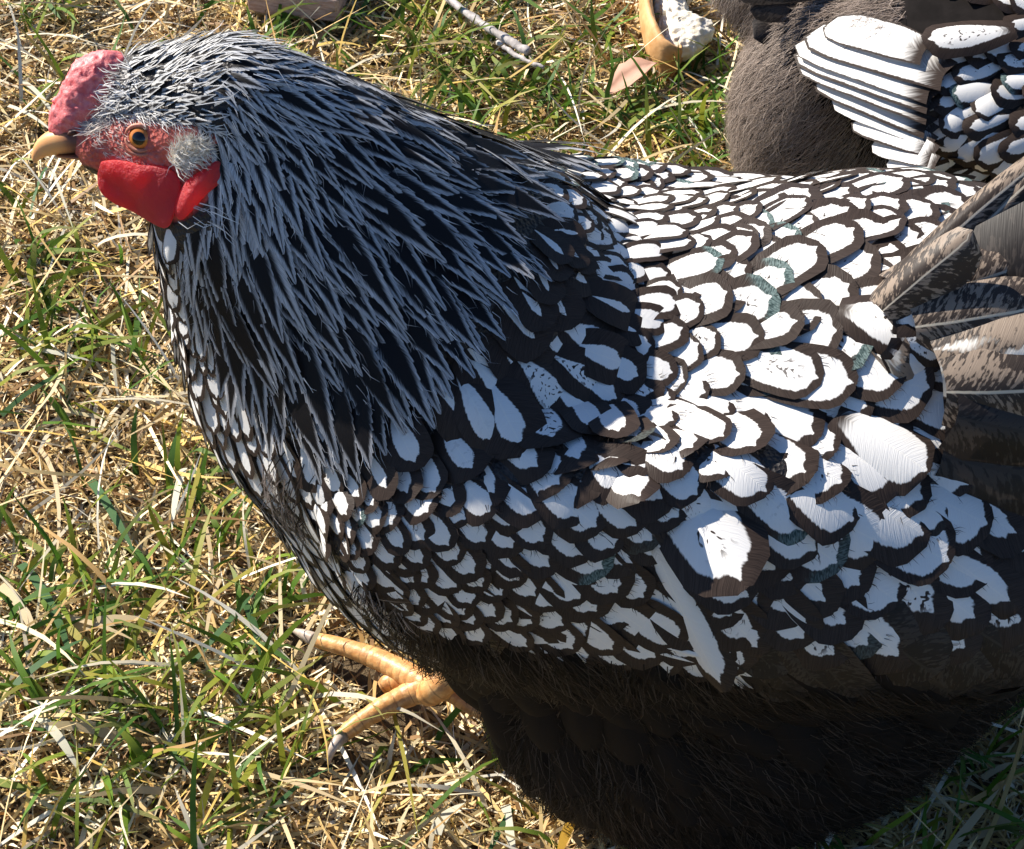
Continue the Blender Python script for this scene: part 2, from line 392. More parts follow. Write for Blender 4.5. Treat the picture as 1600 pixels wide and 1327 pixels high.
class Skin:
    def __init__(s, v, f):
        s.v, s.f = v, f
        s.bvh = BVHTree.FromPolygons([tuple(p) for p in v], [tuple(map(int, q)) for q in f])
        a = v[f[:, 1]]-v[f[:, 0]]; b = v[f[:, 2]]-v[f[:, 0]]; n = np.cross(v[f[:, 2]]-v[f[:, 0]], v[f[:, 3]]-v[f[:, 1]])
        s.area = np.linalg.norm(n, axis=1)/2; s.n = n/(2*s.area[:, None]+1e-15); s.c = v[f].mean(1)
        # smoothed normals
        vn = np.zeros_like(v)
        for k in range(4): np.add.at(vn, f[:, k], n)
        for _ in range(6):
            acc = np.zeros_like(v); cnt = np.zeros(len(v)); fn = vn[f].mean(1)
            for k in range(4): np.add.at(acc, f[:, k], fn); np.add.at(cnt, f[:, k], 1)
            vn = acc/cnt[:, None]
        s.vn = vn/(np.linalg.norm(vn, axis=1)[:, None]+1e-15); s.fn = s.vn[f].mean(1); s.fn /= np.linalg.norm(s.fn, axis=1)[:, None]
    def sample(s, n):
        i = rng.choice(len(s.f), n, p=s.area/s.area.sum()); u, w = rng.random((2, n, 1)); q = s.v[s.f[i]]
        return q[:, 0]*(1-u)*(1-w)+q[:, 1]*u*(1-w)+q[:, 2]*u*w+q[:, 3]*(1-u)*w, s.fn[i]
    def near(s, p):
        l, n, i, d = s.bvh.find_nearest(Vector(p)); return np.array(l), s.fn[i]
    def hit(s, px, py):
        l, n, i, d = s.bvh.ray_cast(Vector(CAM), Vector(unit(ray(px, py)))); return (None, None) if l is None else (np.array(l), s.fn[i])
    def seen(s, p, n):
        d = unit(CAM-p)
        if n @ d < -.15: return False
        return s.bvh.ray_cast(Vector(p+n*.004+d*.002), Vector(d))[0] is None

def px_dir(P, n, ang):
    """tangent direction whose picture runs at ang degrees (clockwise from right)"""
    p = proj(P); d = unit(P-CAM); a = math.radians(ang)
    v = RX*math.cos(a)-UP*math.sin(a)
    c = d @ n
    if abs(c) > .3:
        r = ray(p[0]+12*math.cos(a), p[1]+12*math.sin(a)); t = ((P-CAM) @ n)/(r @ n); T = CAM+r*t-P
    else: T = v
    T = T-n*(T @ n); return unit(T)

def darts(P, N, D, sa, sc, maxn=9999):
    """keep points so that neighbours stay sa apart along the flow D and sc across it"""
    X = np.cross(D, N); cell = max(float(np.max(sa)), float(np.max(sc))); grid = {}; keep = []
    for i in range(len(P)):
        g = tuple(np.floor(P[i]/cell).astype(int)); ok = True
        for a in (-1, 0, 1):
            for b in (-1, 0, 1):
                for c in (-1, 0, 1):
                    for j in grid.get((g[0]+a, g[1]+b, g[2]+c), ()):
                        d = P[j]-P[i]
                        if (d @ D[i]/sa[i])**2+(d @ X[i]/sc[i])**2+(d @ N[i]/sa[i])**2 < .72: ok = False; break
                    if not ok: break
                if not ok: break
            if not ok: break
        if ok: grid.setdefault(g, []).append(i); keep.append(i)
    return keep

def strands(P, N, D, L, Wd, colr, lift=.35, curl=.5, seed=1, jit=.35):
    """thin tapering barbs: 3 joints each, joined; arrays in, one mesh's arrays out"""
    r = np.random.default_rng(seed); n = len(P)
    D = D+r.normal(0, jit, (n, 3)); D -= N*np.sum(D*N, 1)[:, None]; D /= np.linalg.norm(D, axis=1)[:, None]+1e-9
    X = np.cross(D, N); lf = lift*r.uniform(.3, 1.4, n)[:, None]; L = (L*r.uniform(.6, 1.3, n))[:, None]; sd = r.normal(0, .25, n)[:, None]
    p0 = P; p1 = P+L*.5*(D+N*lf); p2 = P+L*(D+N*lf*(1-curl)+X*sd); Wd = (Wd*r.uniform(.7, 1.3, n))[:, None]
    V = np.stack([p0-X*Wd, p0+X*Wd, p1-X*Wd*.8, p1+X*Wd*.8, p2], 1).reshape(-1, 3); b = np.arange(n)[:, None]*5
    F3 = np.concatenate([b+[0, 1, 3], b+[0, 3, 2], b+[2, 3, 4]]); C = np.repeat(colr, 5, 0); return V, F3, C

# ------------------------------------------------------------------ the near hen: skin
hen = bpy.data.objects.new('hen', None); COL.objects.link(hen); hen.empty_display_size = .05
tag(hen, 'large black and white laced hen facing left with red comb and striped neck', 'hen', 'hens on the grass')
P0 = CAM+ray(222, 213)*.70
HC = np.array([0, -math.cos(math.radians(30)), math.sin(math.radians(30))])   # the side of the cocked head that faces us
def Hd(px, py, c=0.):
    v = ray(px, py); return CAM+v*(((P0-CAM) @ HC+c)/(v @ HC))
body_prims = [
    (ell((.068, -.004, .173), (.165, .102, .088)), 0),
    (ell((.150, 0, .200), (.095, .090, .073)), .03),
    (ell((-.022, -.004, .170), (.054, .070, .090)), .03),
    (rcone(at_y(345, 385, -.006), at_y(408, 590, -.014), .020, .025), .03),
    (rcone(at_y(400, 135, .0), at_y(640, 270, .004), .012, .016), .02),
    (rcone((-.100, -.002, .328), (-.042, 0, .236), .022, .080), .02),
    (ell((.076, -.055, .085), (.085, .05, .076), -22), .03), (ell((.076, .055, .085), (.085, .05, .076), -22), .03),
    (ell((.15, 0, .12), (.09, .080, .085)), .03), (ell((.105, -.045, .072), (.075, .05, .062)), .03), (ell((.105, .045, .072), (.075, .05, .062)), .03),
    (ell((.055, -.086, .196), (.118, .026, .056), 5), .02), (ell((.060, .082, .180), (.110, .026, .050), 5), .02),
    (ell((.022, .072, .200), (.075, .032, .042), 8), .025),
    (ell((.135, -.083, .184), (.085, .042, .036), 4), .025), (ell((.135, .083, .178), (.085, .036, .036), 4), .025),
    (rcone(Hd(252, 188), Hd(160, 214), .0160, .0098), .010),
    (rcone(Hd(255, 225), Hd(170, 236), .0150, .0085), .008),
    (rcone(Hd(222, 118), Hd(330, 135), .0085, .0135), .012),
    (rcone(Hd(285, 250), Hd(335, 320), .016, .022), .014),
]
bv, bf = polygonize(blend(body_prims), (-.20, -.15, -.005), (.30, .15, .40), .0027)
skin = Skin(bv, bf)
FACE = [(92, 196), (112, 185), (150, 186), (185, 178), (230, 190), (300, 195), (345, 215), (356, 262), (340, 300), (296, 345), (268, 345), (230, 320), (190, 290), (150, 262), (100, 248)]
bp = proj(bv); offc = (bv-P0) @ HC
mir = bv-2*np.outer(offc, HC); mp_ = proj(mir)
isface = np.where(offc > 0, in_poly(bp[:, :2], FACE), in_poly(mp_[:, :2], FACE)) & (bp[:, 0] < 380) & (bp[:, 1] < 380)
sk = isface.astype(float)
for _ in range(3):
    fm = sk[bf].mean(1); a = np.zeros(len(bv)); c = np.zeros(len(bv))
    for k in range(4): np.add.at(a, bf[:, k], fm); np.add.at(c, bf[:, k], 1)
    sk = a/c
t = NT('hen_skin'); co = t.obj(); w = t.attr('skin')
vo = t.n('ShaderNodeTexVoronoi'); t.put(vo.inputs['Vector'], co); vo.inputs['Scale'].default_value = 620.
n1 = t.noise(co, 160., 4., .65); n2 = t.noise(co, 900., 3., .6)
red = t.mix(t.step(n1, .3, .7), (.42, .065, .05), (.60, .14, .105)); red = t.mix(t.ma('MULTIPLY', t.step(n2, .55, .75), .5), red, (.62, .26, .20))
col = t.mix(t.step(w, .35, .65), (.02, .016, .015), red)
hh = t.ma('ADD', t.ma('MULTIPLY', vo.outputs[0], .7), n1)
M['skin'] = t.bsdf(col, rough=.5, normal=t.bump(hh, .0011, .9), spec=.4, sss=.12)
link('body', mesh('body', bv, bf, [M['skin']], attr={'skin': sk}), hen)

# ------------------------------------------------------------------ head furniture
def sdf_part(name, prims, pad, h, mat, parent=hen, fn2=None, attr=None):
    fn = blend(prims) if isinstance(prims, list) else prims
    v, f = polygonize((lambda P: fn(P)+(fn2(P) if fn2 else 0)), pad[0], pad[1], h)
    return link(name, mesh(name, v, f, [mat]), parent)
def bounds(pts, pad): p = np.array(pts); return p.min(0)-pad, p.max(0)+pad
# comb: a low bumpy rose comb, broad in front and running back over the crown
M['comb'] = mat_plain('comb_red', (.60, .085, .09), (.74, .23, .23), 420., .5, .0005, .5, .25)
cp = [(97, 196, .0055), (112, 178, .0075), (126, 152, .0085), (143, 126, .0088), (158, 112, .0076), (176, 106, .0060), (192, 106, .0042), (146, 152, .0066), (160, 132, .0064), (122, 184, .0060)]
pr = [(rcone(Hd(a[0], a[1], .001), Hd(b[0], b[1], .001), a[2]*.78, b[2]*.78), .004) for a, b in zip(cp[:6], cp[1:7])]+[(rcone(Hd(cp[7][0], cp[7][1], .002), Hd(cp[8][0], cp[8][1], .002), .0060, .0060), .004), (rcone(Hd(cp[9][0], cp[9][1], .002), Hd(150, 160, .002), .0050, .0055), .004)]
bump3 = lambda P: .0006*(1-2*vnoise(P, 300., 3))+.0006*(1-2*vnoise(P, 850., 5))+.0004*(1-2*vnoise(P, 1500., 6))
comb = sdf_part('comb', pr, bounds([Hd(a[0], a[1]) for a in cp], .016), .0008, M['comb'], fn2=bump3)
# beak
t = NT('beak_horn'); co = t.obj(); g = t.attr('tip')
M['beak'] = t.bsdf(t.mix(t.step(t.ma('ADD', g, t.ma('MULTIPLY_ADD', t.noise(co, 240., 3.), .3, -.15)), .1, .75), (.16, .06, .04), t.mix(g, (.62, .25, .09), (.72, .38, .15))), rough=.45, spec=.35, sss=.15, sssr=(1, .5, .2))
def beak_loft(name, stations):
    v, f, tp = [], [], []; n = 12
    for i, (top, bot, hw, tt) in enumerate(stations):
        a, b = Hd(*top), Hd(*bot); m = (a+b)/2; h = (a-b)/2
        for k in range(n):
            th = 2*math.pi*k/n; s, c = math.sin(th), math.cos(th); v.append(m+h*c+HC*hw*(abs(s)**.85)*(1 if s > 0 else -1)); tp.append(tt)
        if i: f += [((i-1)*n+k, (i-1)*n+(k+1) % n, i*n+(k+1) % n, i*n+k) for k in range(n)]
    f += [tuple(range(n))[::-1], tuple(range(len(v)-n, len(v)))]
    o = link(name, mesh(name, v, f, [M['beak']], attr={'tip': np.array(tp)}), hen)
    s = o.modifiers.new('smooth', 'SUBSURF'); s.levels = 2; s.render_levels = 2; return o
beak_loft('upper_beak', [((132, 186), (150, 240), .0075, 0), ((112, 192), (128, 240), .0072, .1), ((96, 197), (112, 241), .0066, .45), ((80, 201), (98, 242), .0056, .8), ((66, 209), (84, 243), .0042, .95), ((55, 221), (70, 246), .0028, 1), ((49, 236), (60, 251), .0016, 1), ((49, 250), (55, 257), .0007, 1)])
beak_loft('lower_beak', [((155, 236), (158, 250), .0068, 0), ((130, 238), (132, 249), .0058, .2), ((105, 240), (107, 248), .0046, .4), ((85, 242), (88, 246), .0030, .6)])
M['nostril'] = mat_plain('nostril_dark', (.05, .015, .012), (.09, .03, .02), 300.)
v_, f_ = tube(catmull([Hd(106, 211, .0068), Hd(112, 207, .0074), Hd(119, 208, .0074)], 6), [.0003, .0007, .0009, .0009, .0007, .0003], 8); link('nostril', mesh('nostril', v_, f_, [M['nostril']]), hen)
# eye
ec = Hd(222, 214, .0135); EYE_R = .0045
surf, sn = skin.near(Hd(222, 214, .02)); ec = Hd(222, 214, (surf-P0) @ HC-.0030)
en = unit(HC*.9+np.array([-.12, -.1, .05]))
def ring_frame(n):
    x = unit(np.cross(np.array([0, 0, 1.]), n)); return x, np.cross(n, x)
ex_, ey_ = ring_frame(en)
v, f, rr = [], [], []
for i in range(17):
    a = i/16*1.75; 
    for k in range(28):
        b = 2*math.pi*k/28; v.append(ec+EYE_R*(en*math.cos(a)+(ex_*math.cos(b)+ey_*math.sin(b))*math.sin(a))); rr.append(math.sin(a) if a < 1.57 else 1.)
for i in range(16):
    for k in range(28): f.append((i*28+k, (i+1)*28+k, (i+1)*28+(k+1) % 28, i*28+(k+1) % 28))
t = NT('eye_iris'); g = t.attr('rad'); co = t.obj(); g2 = t.ma('ADD', g, t.ma('MULTIPLY_ADD', t.noise(co, 900., 2.), .05, -.025))
c1 = t.mix(t.step(g2, .47, .53), (.006, .005, .006), (.50, .17, .03)); c1 = t.mix(t.step(g2, .70, .80), c1, (.30, .08, .018)); c1 = t.mix(t.step(g2, .80, .86), c1, (.05, .015, .01))
M['eye'] = t.bsdf(c1, rough=.06, spec=.6)
link('eye', mesh('eye', v, f, [M['eye']], attr={'rad': np.array(rr)}), hen)
M['lid'] = mat_plain('eyelid_skin', (.40, .12, .075), (.55, .24, .16), 300., .5, .0004, .4, .1)
def lid(name, a0, a1, rad0, thick):
    path = []; 
    for q in np.linspace(a0, a1, 22):
        b = math.radians(q); o = (ex_*math.cos(b)*1.14+ey_*math.sin(b)*.93)*rad0; path.append(ec+o+en*(.0022-.0004*math.cos(2*b)))
    w = np.sin(np.linspace(0, math.pi, 22))**.4*thick+.0001
    v, f = tube(path, w, 8); link(name, mesh(name, v, f, [M['lid']]), hen)
lid('eyelid', 10, 170, .0045, .0007); lid('eyelid', 185, 355, .0046, .0007); lid('eyelid', 200, 340, .0061, .0006)
# the other eye
o2 = ec-2*HC*((ec-P0) @ HC); V2 = np.array(v); 
link('eye', mesh('eye', np.array(o2)+((np.array(bpy.data.objects['eye'].data.vertices[0].co)*0))+EYE_R*.95*np.array([[math.sin(a)*math.cos(b), math.sin(a)*math.sin(b), math.cos(a)] for a in np.linspace(0, math.pi, 9) for b in np.linspace(0, 2*math.pi, 13)[:-1]]),
     [(i*12+k, (i+1)*12+k, (i+1)*12+(k+1) % 12, i*12+(k+1) % 12) for i in range(8) for k in range(12)], [M['nostril']]), hen)
# wattles and ear lobe: thick flaps traced at their real distance
t = NT('wattle_red'); co = t.obj(); n1 = t.noise(co, 700., 4., .6); n2 = t.noise(co, 90., 2.)
M['wattle'] = t.bsdf(t.mix(n2, (.62, .055, .070), (.78, .13, .14)), rough=.5, normal=t.bump(t.ma('ADD', t.ma('MULTIPLY', n1, .6), t.noise(co, 210., 3., .6)), .0016, .9), spec=.35, sss=.4, transl=.58, tcol=(1., .10, .11))
def flap(name, poly, c, thick, bulge=.0, folds=0., mat='wattle', tilt=0., off=-.0004):
    def drape(p, c):
        if c < 0: return c
        best = c
        for dx, dy in ((0, 0), (9, 0), (-9, 0), (0, 9), (0, -9), (16, 8), (12, -12)):
            h = skin.hit(p[0]+dx, p[1]+dy)[0]
            if h is not None and h[1] < .06: best = max(best, (h-P0) @ HC+off)
        return best
    P = np.array(catmull(poly+[poly[0]], 64))[:-1]; ctr = P.mean(0); v, f = [], []; rings = [1., .97, .86, .66, .42, .18]; n = len(P)
    for side in (1, -1):
        for ri, s in enumerate(rings):
            for q in P:
                p = ctr+(q-ctr)*s; z = thick*math.sqrt(max(1-s**3, 0))*side+bulge*(1-s*s)+folds*math.sin((p[0]*.8+p[1]*.55)*.16)*(1-s**4)
                v.append(Hd(p[0], p[1], drape(p, c)+z+tilt*(p[1]-ctr[1])))
    m = len(rings)*n
    for sd in (0, 1):
        for r_ in range(len(rings)-1):
            for k in range(n):
                q = (sd*m+r_*n+k, sd*m+r_*n+(k+1) % n, sd*m+(r_+1)*n+(k+1) % n, sd*m+(r_+1)*n+k); f.append(q if sd else q[::-1])
        f.append(tuple(sd*m+(len(rings)-1)*n+k for k in range(n))[::(1 if sd else -1)])
    for k in range(n): f.append((k, (k+1) % n, m+(k+1) % n, m+k))
    o = link(name, mesh(name, v, f, [M[mat]]), hen); s = o.modifiers.new('smooth', 'SUBSURF'); s.levels = 1; s.render_levels = 1; return o
flap('wattle', [(158, 252), (152, 275), (157, 300), (178, 318), (205, 330), (232, 346), (256, 357), (268, 348), (276, 318), (282, 285), (262, 262), (225, 258), (185, 250)], .0085, .0021, .001, .0006)
flap('wattle', [(166, 262), (160, 280), (170, 302), (190, 318), (215, 328), (240, 335), (258, 335), (262, 300), (240, 268), (200, 258)], -.0095, .0021, 0, .0006)
flap('earlobe', [(352, 245), (357, 265), (345, 285), (322, 305), (300, 330), (284, 344), (273, 335), (275, 312), (286, 290), (300, 276), (322, 262), (338, 248)], .0120, .0026, .0012, .0009)

# ------------------------------------------------------------------ the near hen: plumage
CAPE = [(345, 200), (330, 120), (345, 30), (440, 45), (560, 95), (660, 150), (780, 195), (850, 280), (868, 345), (835, 430), (785, 520), (735, 600), (660, 665), (590, 730), (520, 738), (440, 695), (375, 625), (325, 540), (295, 450), (268, 350), (330, 300), (360, 260)]
CROWN = [(165, 100), (175, 70), (235, 30), (345, 30), (345, 200), (300, 196), (230, 190), (185, 180), (150, 186), (185, 140), (200, 105)]
BREAST = [(240, 350), (268, 350), (295, 450), (325, 540), (375, 625), (440, 695), (455, 720), (480, 790), (520, 850), (560, 905), (600, 950), (640, 1000), (690, 1060), (745, 1150), (760, 1200), (500, 1130), (300, 900), (200, 600)]
WING = [(455, 715), (520, 738), (590, 730), (660, 665), (735, 600), (785, 520), (835, 430), (868, 345), (905, 430), (960, 500), (1000, 600), (1010, 690), (1080, 800), (1170, 1050), (1000, 1022), (850, 1000), (700, 980), (600, 930), (560, 900), (500, 820)]
BACK = [(850, 280), (780, 195), (900, 190), (1010, 215), (1150, 255), (1180, 330), (1110, 420), (1090, 500), (1040, 560), (1000, 600), (960, 500), (905, 430), (868, 345)]
SADDLE = [(1150, 255), (1250, 225), (1350, 215), (1430, 215), (1520, 250), (1700, 250), (1700, 1000), (1640, 1075), (1500, 1072), (1300, 1062), (1170, 1050), (1080, 800), (1010, 690), (1000, 600), (1040, 560), (1090, 500), (1110, 420), (1180, 330)]
FLOW = [(850,430,70),(900,540,30),(850,600,60),(700,680,60),(620,660,70),(560,800,52),(500,760,58),(700,850,45),(600,950,28),(800,960,26),(900,900,38),(1000,960,33),(900,760,52),(950,700,50),(1100,1000,40),
 (820,215,12),(950,260,4),(1000,330,-10),(1100,300,-15),(900,330,4),(1000,430,-8),(960,500,10),(1050,540,-25),(1010,600,15),
 (1200,350,-28),(1350,300,-20),(1450,270,-12),(1250,420,-30),(1150,450,-32),(1150,540,0),(1250,560,15),(1150,640,38),(1250,650,30),(1350,700,25),(1200,760,45),(1300,820,30),(1400,800,30),(1200,900,50),(1350,950,45),(1500,950,35),(1450,700,30),(1550,800,25),(1100,750,50),(1400,450,-10),(1500,500,0),(1600,600,10),
 (265,420,82),(280,560,78),(330,680,68),(400,800,62),(480,900,52),(560,980,48),(650,1080,48),(740,1150,45)]
FLOW = np.array(FLOW, float)
SIZE = np.array([(950,260,34),(900,330,32),(1000,430,36),(960,540,36),(1040,560,44),(1100,320,46),(1250,350,58),(1400,300,58),(1200,460,62),(1250,600,74),(1150,540,66),(1350,720,88),(1200,760,76),(1400,900,84),(1500,1000,80),(1250,920,64),(520,780,36),(600,850,40),(700,800,44),(600,940,38),(750,900,46),(900,900,58),(1000,960,58),(850,680,66),(700,680,60),(900,540,72),(980,800,60),(280,500,30),(330,660,36),(420,820,40),(560,980,44),(700,1100,52)], float)
def idw(T, p, ang=False):
    d = 1/(((T[:, 0]-p[0])**2+(T[:, 1]-p[1])**2)+300.)**1.5
    if ang:
        a = np.radians(T[:, 2]); return math.degrees(math.atan2((d*np.sin(a)).sum(), (d*np.cos(a)).sum()))
    return (d*T[:, 2]).sum()/d.sum()

Pn, Nn = skin.sample(42000)
mirror = np.array([1., -1., 1.])
facing = np.sum(Nn*(CAM-Pn), 1) > 0
Pm = np.where((facing | (Pn[:, 1] < .0))[:, None], Pn, Pn*mirror); Nm = np.where((facing | (Pn[:, 1] < .0))[:, None], Nn, Nn*mirror)
oh = (Pn-P0) @ HC; head_ = (Pn[:, 2] > .285) & (oh < 0) & (Pn[:, 0] < -.06)
Ph = Pn-2*np.outer(oh, HC); Pm = np.where(head_[:, None], Ph, Pm)
pp = proj(Pm)[:, :2]
reg = np.full(len(Pn), 'fluff', dtype=object)
for nm, poly in (('saddle', SADDLE), ('back', BACK), ('wing', WING), ('breast', BREAST), ('cape', CAPE), ('crown', CROWN)):
    reg[in_poly(pp, poly)] = nm
fz = in_poly(pp, FACE+[(90, 180)]) & (Pm[:, 0] < -.075) & (Pm[:, 2] > .24) | ((pp[:, 0] < 262) & (pp[:, 1] > 180) & (pp[:, 1] < 365) & (Pn[:, 2] > .24)); reg[fz] = 'face'
reg[in_poly(pp, [(80, 215), (85, 180), (120, 110), (165, 82), (200, 88), (203, 112), (185, 150), (160, 185)]) & (Pm[:, 2] > .28)] = 'face'
reg[(reg == 'fluff') & (Pn[:, 0] < -.07) & (pp[:, 1] < 420) & (pp[:, 0] > 262)] = 'cape'
reg[(Pn[:, 0] < -.075) & (Pn[:, 2] > .12) & (reg == 'fluff')] = 'breast'
reg[(reg == 'fluff') & (Pn[:, 2] > .235)] = 'saddle'
reg[(Pn[:, 2] < .10) & (np.isin(reg, ['saddle', 'wing']))] = 'fluff'

def flow_at(p, r):
    if r in ('cape', 'crown'):
        a = math.degrees(math.atan2(p[1]-60, p[0]-285))
        a += 22*(vnoise(np.array([p[0], p[1]]), .010, 21)-.5)+8*(vnoise(np.array([p[0], p[1]]), .03, 22)-.5)
        if p[0] < 300 and r == 'cape': a = min(a, 92)
        if r == 'crown': a = math.degrees(math.atan2((p[1]-190)*.45+18, 150))-8 if p[1] > 100 else (p[1]-130)*.35
        return a
    return idw(FLOW, p, True)
specs = {'crown': (14, 46, 10, 19), 'cape': None, 'breast': None}
ang = np.zeros(len(Pn)); wpx = np.zeros(len(Pn)); lpx = np.zeros(len(Pn)); sa = np.zeros(len(Pn)); sc = np.zeros(len(Pn))
D = np.zeros_like(Pn)
for i in range(len(Pn)):
    r = reg[i]
    if r in ('face', 'fluff'): continue
    p = pp[i]; ang[i] = flow_at(p, r); k = np.linalg.norm(Pm[i]-CAM)/FPX
    if r == 'crown': q = (14, 52, 10, 18)
    elif r == 'cape':
        d = math.hypot(p[0]-300, p[1]-150); u = min(max((d-90)/330, 0), 1); q = (25+23*u, 95+150*u, 12+10.5*u, 28+42*u)
    elif r == 'breast': w = idw(SIZE, p); q = (w*1.15, w*2.9, w*.74, w*1.0)
    else: w = idw(SIZE, p); q = (w*1.52, w*2.4, w*.98, w*.66)
    wpx[i], lpx[i], sa[i], sc[i] = q[0]*k, q[1]*k, q[3]*k, q[2]*k
    d = px_dir(Pm[i], Nm[i], ang[i])
    if not (facing[i] or Pn[i, 1] < 0): d = d*mirror
    D[i] = d
KINDS = {'crown': 'crown_feather', 'cape': 'hackle_feather', 'breast': 'breast_feather', 'wing': 'wing_covert', 'back': 'back_feather', 'saddle': 'saddle_feather'}
coat = Coat(); made = {}; BARB = []; RIM = []
order_ = ('crown', 'cape', 'breast', 'wing', 'back', 'saddle')
def near_far(P): return facing_seen(P)
bags = {}
for r in order_:
    ix = np.where(reg == r)[0]
    if r not in ('cape', 'crown'): ix = ix[np.argsort(Pn[ix, 0]*.8-Pn[ix, 2]*.5+rng.normal(0, .0025, len(ix)))]
    kp = darts(Pn[ix], Nn[ix], D[ix], sa[ix], sc[ix])
    for i in ix[kp]:
        P, N, d = Pn[i], Nn[i], D[i]
        d = unit(d+np.cross(N, d)*rng.normal(0, .06 if r == 'cape' else .13 if r == 'crown' else .09))
        L, W = lpx[i]*rng.uniform(.85, 1.2), wpx[i]*rng.uniform(.85, 1.15)
        root, rn = skin.near(P-d*L*.55); tipp, tn = skin.near(P+d*L*.45)
        if r == 'cape':
            dd = math.hypot(pp[i][0]-300, pp[i][1]-150); name, mat, tk = ('hackle_feather', 'hackle', 'hackle') if dd > 250 else ('neck_feather', 'neck', 'hackle')
            if dd > 200 and dd <= 250 and rng.random() < .5: name, mat = 'hackle_feather', 'hackle'
            qt = proj(tipp)[:2]
            if facing[i] and not (in_poly(qt, CAPE)[0] or qt[1] < 300):
                if not in_poly(proj(P+d*L*.15)[:2], CAPE)[0]: continue
                L *= .75; tipp, tn = skin.near(P+d*L*.35)
            if pp[i][0] < 440 and 225 < pp[i][1] < 430 and rng.random() < 1.5-dd/260: mat, name = 'neck_pale', 'neck_feather'
            if dd > 330 and rng.random() < min((dd-330)/160, .75): mat = 'hackle_dark'
            if (rn @ tn) < .55: tipp = root+d*L*.9; tn = N
            lift = .0020+.0040*min(dd/500, 1)
        elif r == 'crown': name, mat, tk, lift = 'crown_feather', 'crown', 'hackle', .0022
        elif r == 'breast': name, mat, tk, lift = 'breast_feather', 'breast', 'body', .003
        else:
            name, tk, lift = KINDS[r], 'body', .0026
            mat = {'wing': 'laced_wing', 'back': 'laced_fine'}.get(r, 'laced')
            if r == 'wing' and pp[i][1] < 740+rng.normal(0, 20): mat = 'laced_dark'  # the neck's shadow painted into the shoulder as wider dark lacing
            if in_poly(pp[i], [(850, 330), (905, 390), (965, 480), (985, 570), (900, 500), (835, 495), (790, 555), (745, 640), (690, 660), (720, 590)])[0]: mat = 'laced_shadow'  # shadow band along the cape edge, put into the feather colour
            if r == 'saddle' and pp[i][1] > 850+rng.normal(0, 40): mat = 'laced_dark'  # shade of the lower flank painted as darker lacing
            if r == 'saddle' and pp[i][0] > 1480: mat = 'laced_dark'
            if r == 'saddle' and pp[i][1] > 1000: mat = 'tail_dark'
        root = root-rn*.0012; tip = tipp+tn*lift*rng.uniform(.7, 1.3)
        if np.linalg.norm(tip-root) < .4*L: continue
        bend = math.acos(max(-1, min(1, rn @ tn)))*.9; 
        X = np.cross(d, N); e1, n1 = skin.near(P+X*W*.5); arch = math.acos(max(-1, min(1, n1 @ N)))*.9
        if r == 'cape' and (facing[i] or Pn[i, 1] < .03):
            yv = unit(tip-root); xv = unit(np.cross(yv, rn+tn)); nb_ = int(3+6*min(dd/300, 1)); LL = np.linalg.norm(tip-root)
            for _ in range(nb_):
                v0 = rng.uniform(.45, .95); sd = rng.choice((-1, 1)); hwid = W*.5*(1 if v0 < .45 else max(1-(v0-.45)/.55, 0)**.6)
                BARB.append((root+(tip-root)*v0+xv*sd*hwid*rng.uniform(.5, .9)+tn*.0008*rng.uniform(.3, 1.5), unit(rn+tn), yv+xv*sd*rng.uniform(.03, .16), dd))
        if r in ('wing', 'back', 'saddle', 'breast') and facing[i]:
            yv = unit(tip-root); xv = unit(np.cross(yv, rn+tn))
            for th in rng.uniform(-1.15, 1.15, 9):
                RIM.append((root+(tip-root)*(.80+.17*math.cos(th))+xv*math.sin(th)*W*.46, unit(rn+tn), yv*math.cos(th*.7)+xv*math.sin(th*.7)))
        k, tm = template(tk, bend, min(arch+.12, 2.), int(rng.integers(4)))
        Mx = feather_matrix(root, tip, unit(rn+tn), W, rng.normal(0, .05))
        q = proj(P); vis = skin.seen(P, N) and -60 < q[0] < 1660 and -60 < q[1] < 1390
        bags.setdefault(name, []).append((-(L*W*max(N @ unit(CAM-P), .05)) if vis else 1, vis, k, mat, Mx))
cnt_ = {}
def put_feather(name, k, mat, Mx, parent=None):
    o = link(name, template_mesh(k, name, mat), parent or hen); o.matrix_basis = Matrix([list(x) for x in Mx]); cnt_[name] = cnt_.get(name, 0)+1; return o
for name, L_ in bags.items():
    L_.sort(key=lambda x: x[0])
    for j, (s_, vis, k, mat, Mx) in enumerate(L_):
        if vis and j < 290: put_feather(name, k, mat, Mx)
        else: coat.add(k, mat, Mx)
coat.build('feather_coat', hen)
import sys; sys.stderr.write('FEATHERS %s %d %s\n' % (cnt_, len(coat.d), {k: sum(1 for x in v if x[1]) for k, v in bags.items()}))

# fine loose barbs that fringe the hackles
def down(name, Pq, Nq, Dq, L, Wd, cols, parent=None, **kw):
    c = np.array(cols)[rng.integers(0, len(cols), len(Pq))]*rng.uniform(.7, 1.3, (len(Pq), 1))
    v, f, c = strands(Pq, Nq, Dq, np.full(len(Pq), L), np.full(len(Pq), Wd), c, **kw)
    return tag(link(name, mesh(name, v, f, [M['strand']], attr={'col': c}), parent or hen), kind='stuff')
far_ = np.array([b[3] > 230 for b in BARB]); bP, bN, bD = (np.array([b[q] for b in BARB]) for q in range(3))
down('hackle_barbs', bP[far_], bN[far_], bD[far_], .0070, .00010, [(.62, .62, .64), (.48, .48, .50), (.72, .71, .70), (.30, .30, .31)], lift=.06, curl=.5, jit=.05, seed=31)
down('neck_barbs', bP[~far_], bN[~far_], bD[~far_], .0045, .00009, [(.66, .66, .68), (.50, .50, .53), (.74, .73, .72)], lift=.06, curl=.5, jit=.05, seed=32)

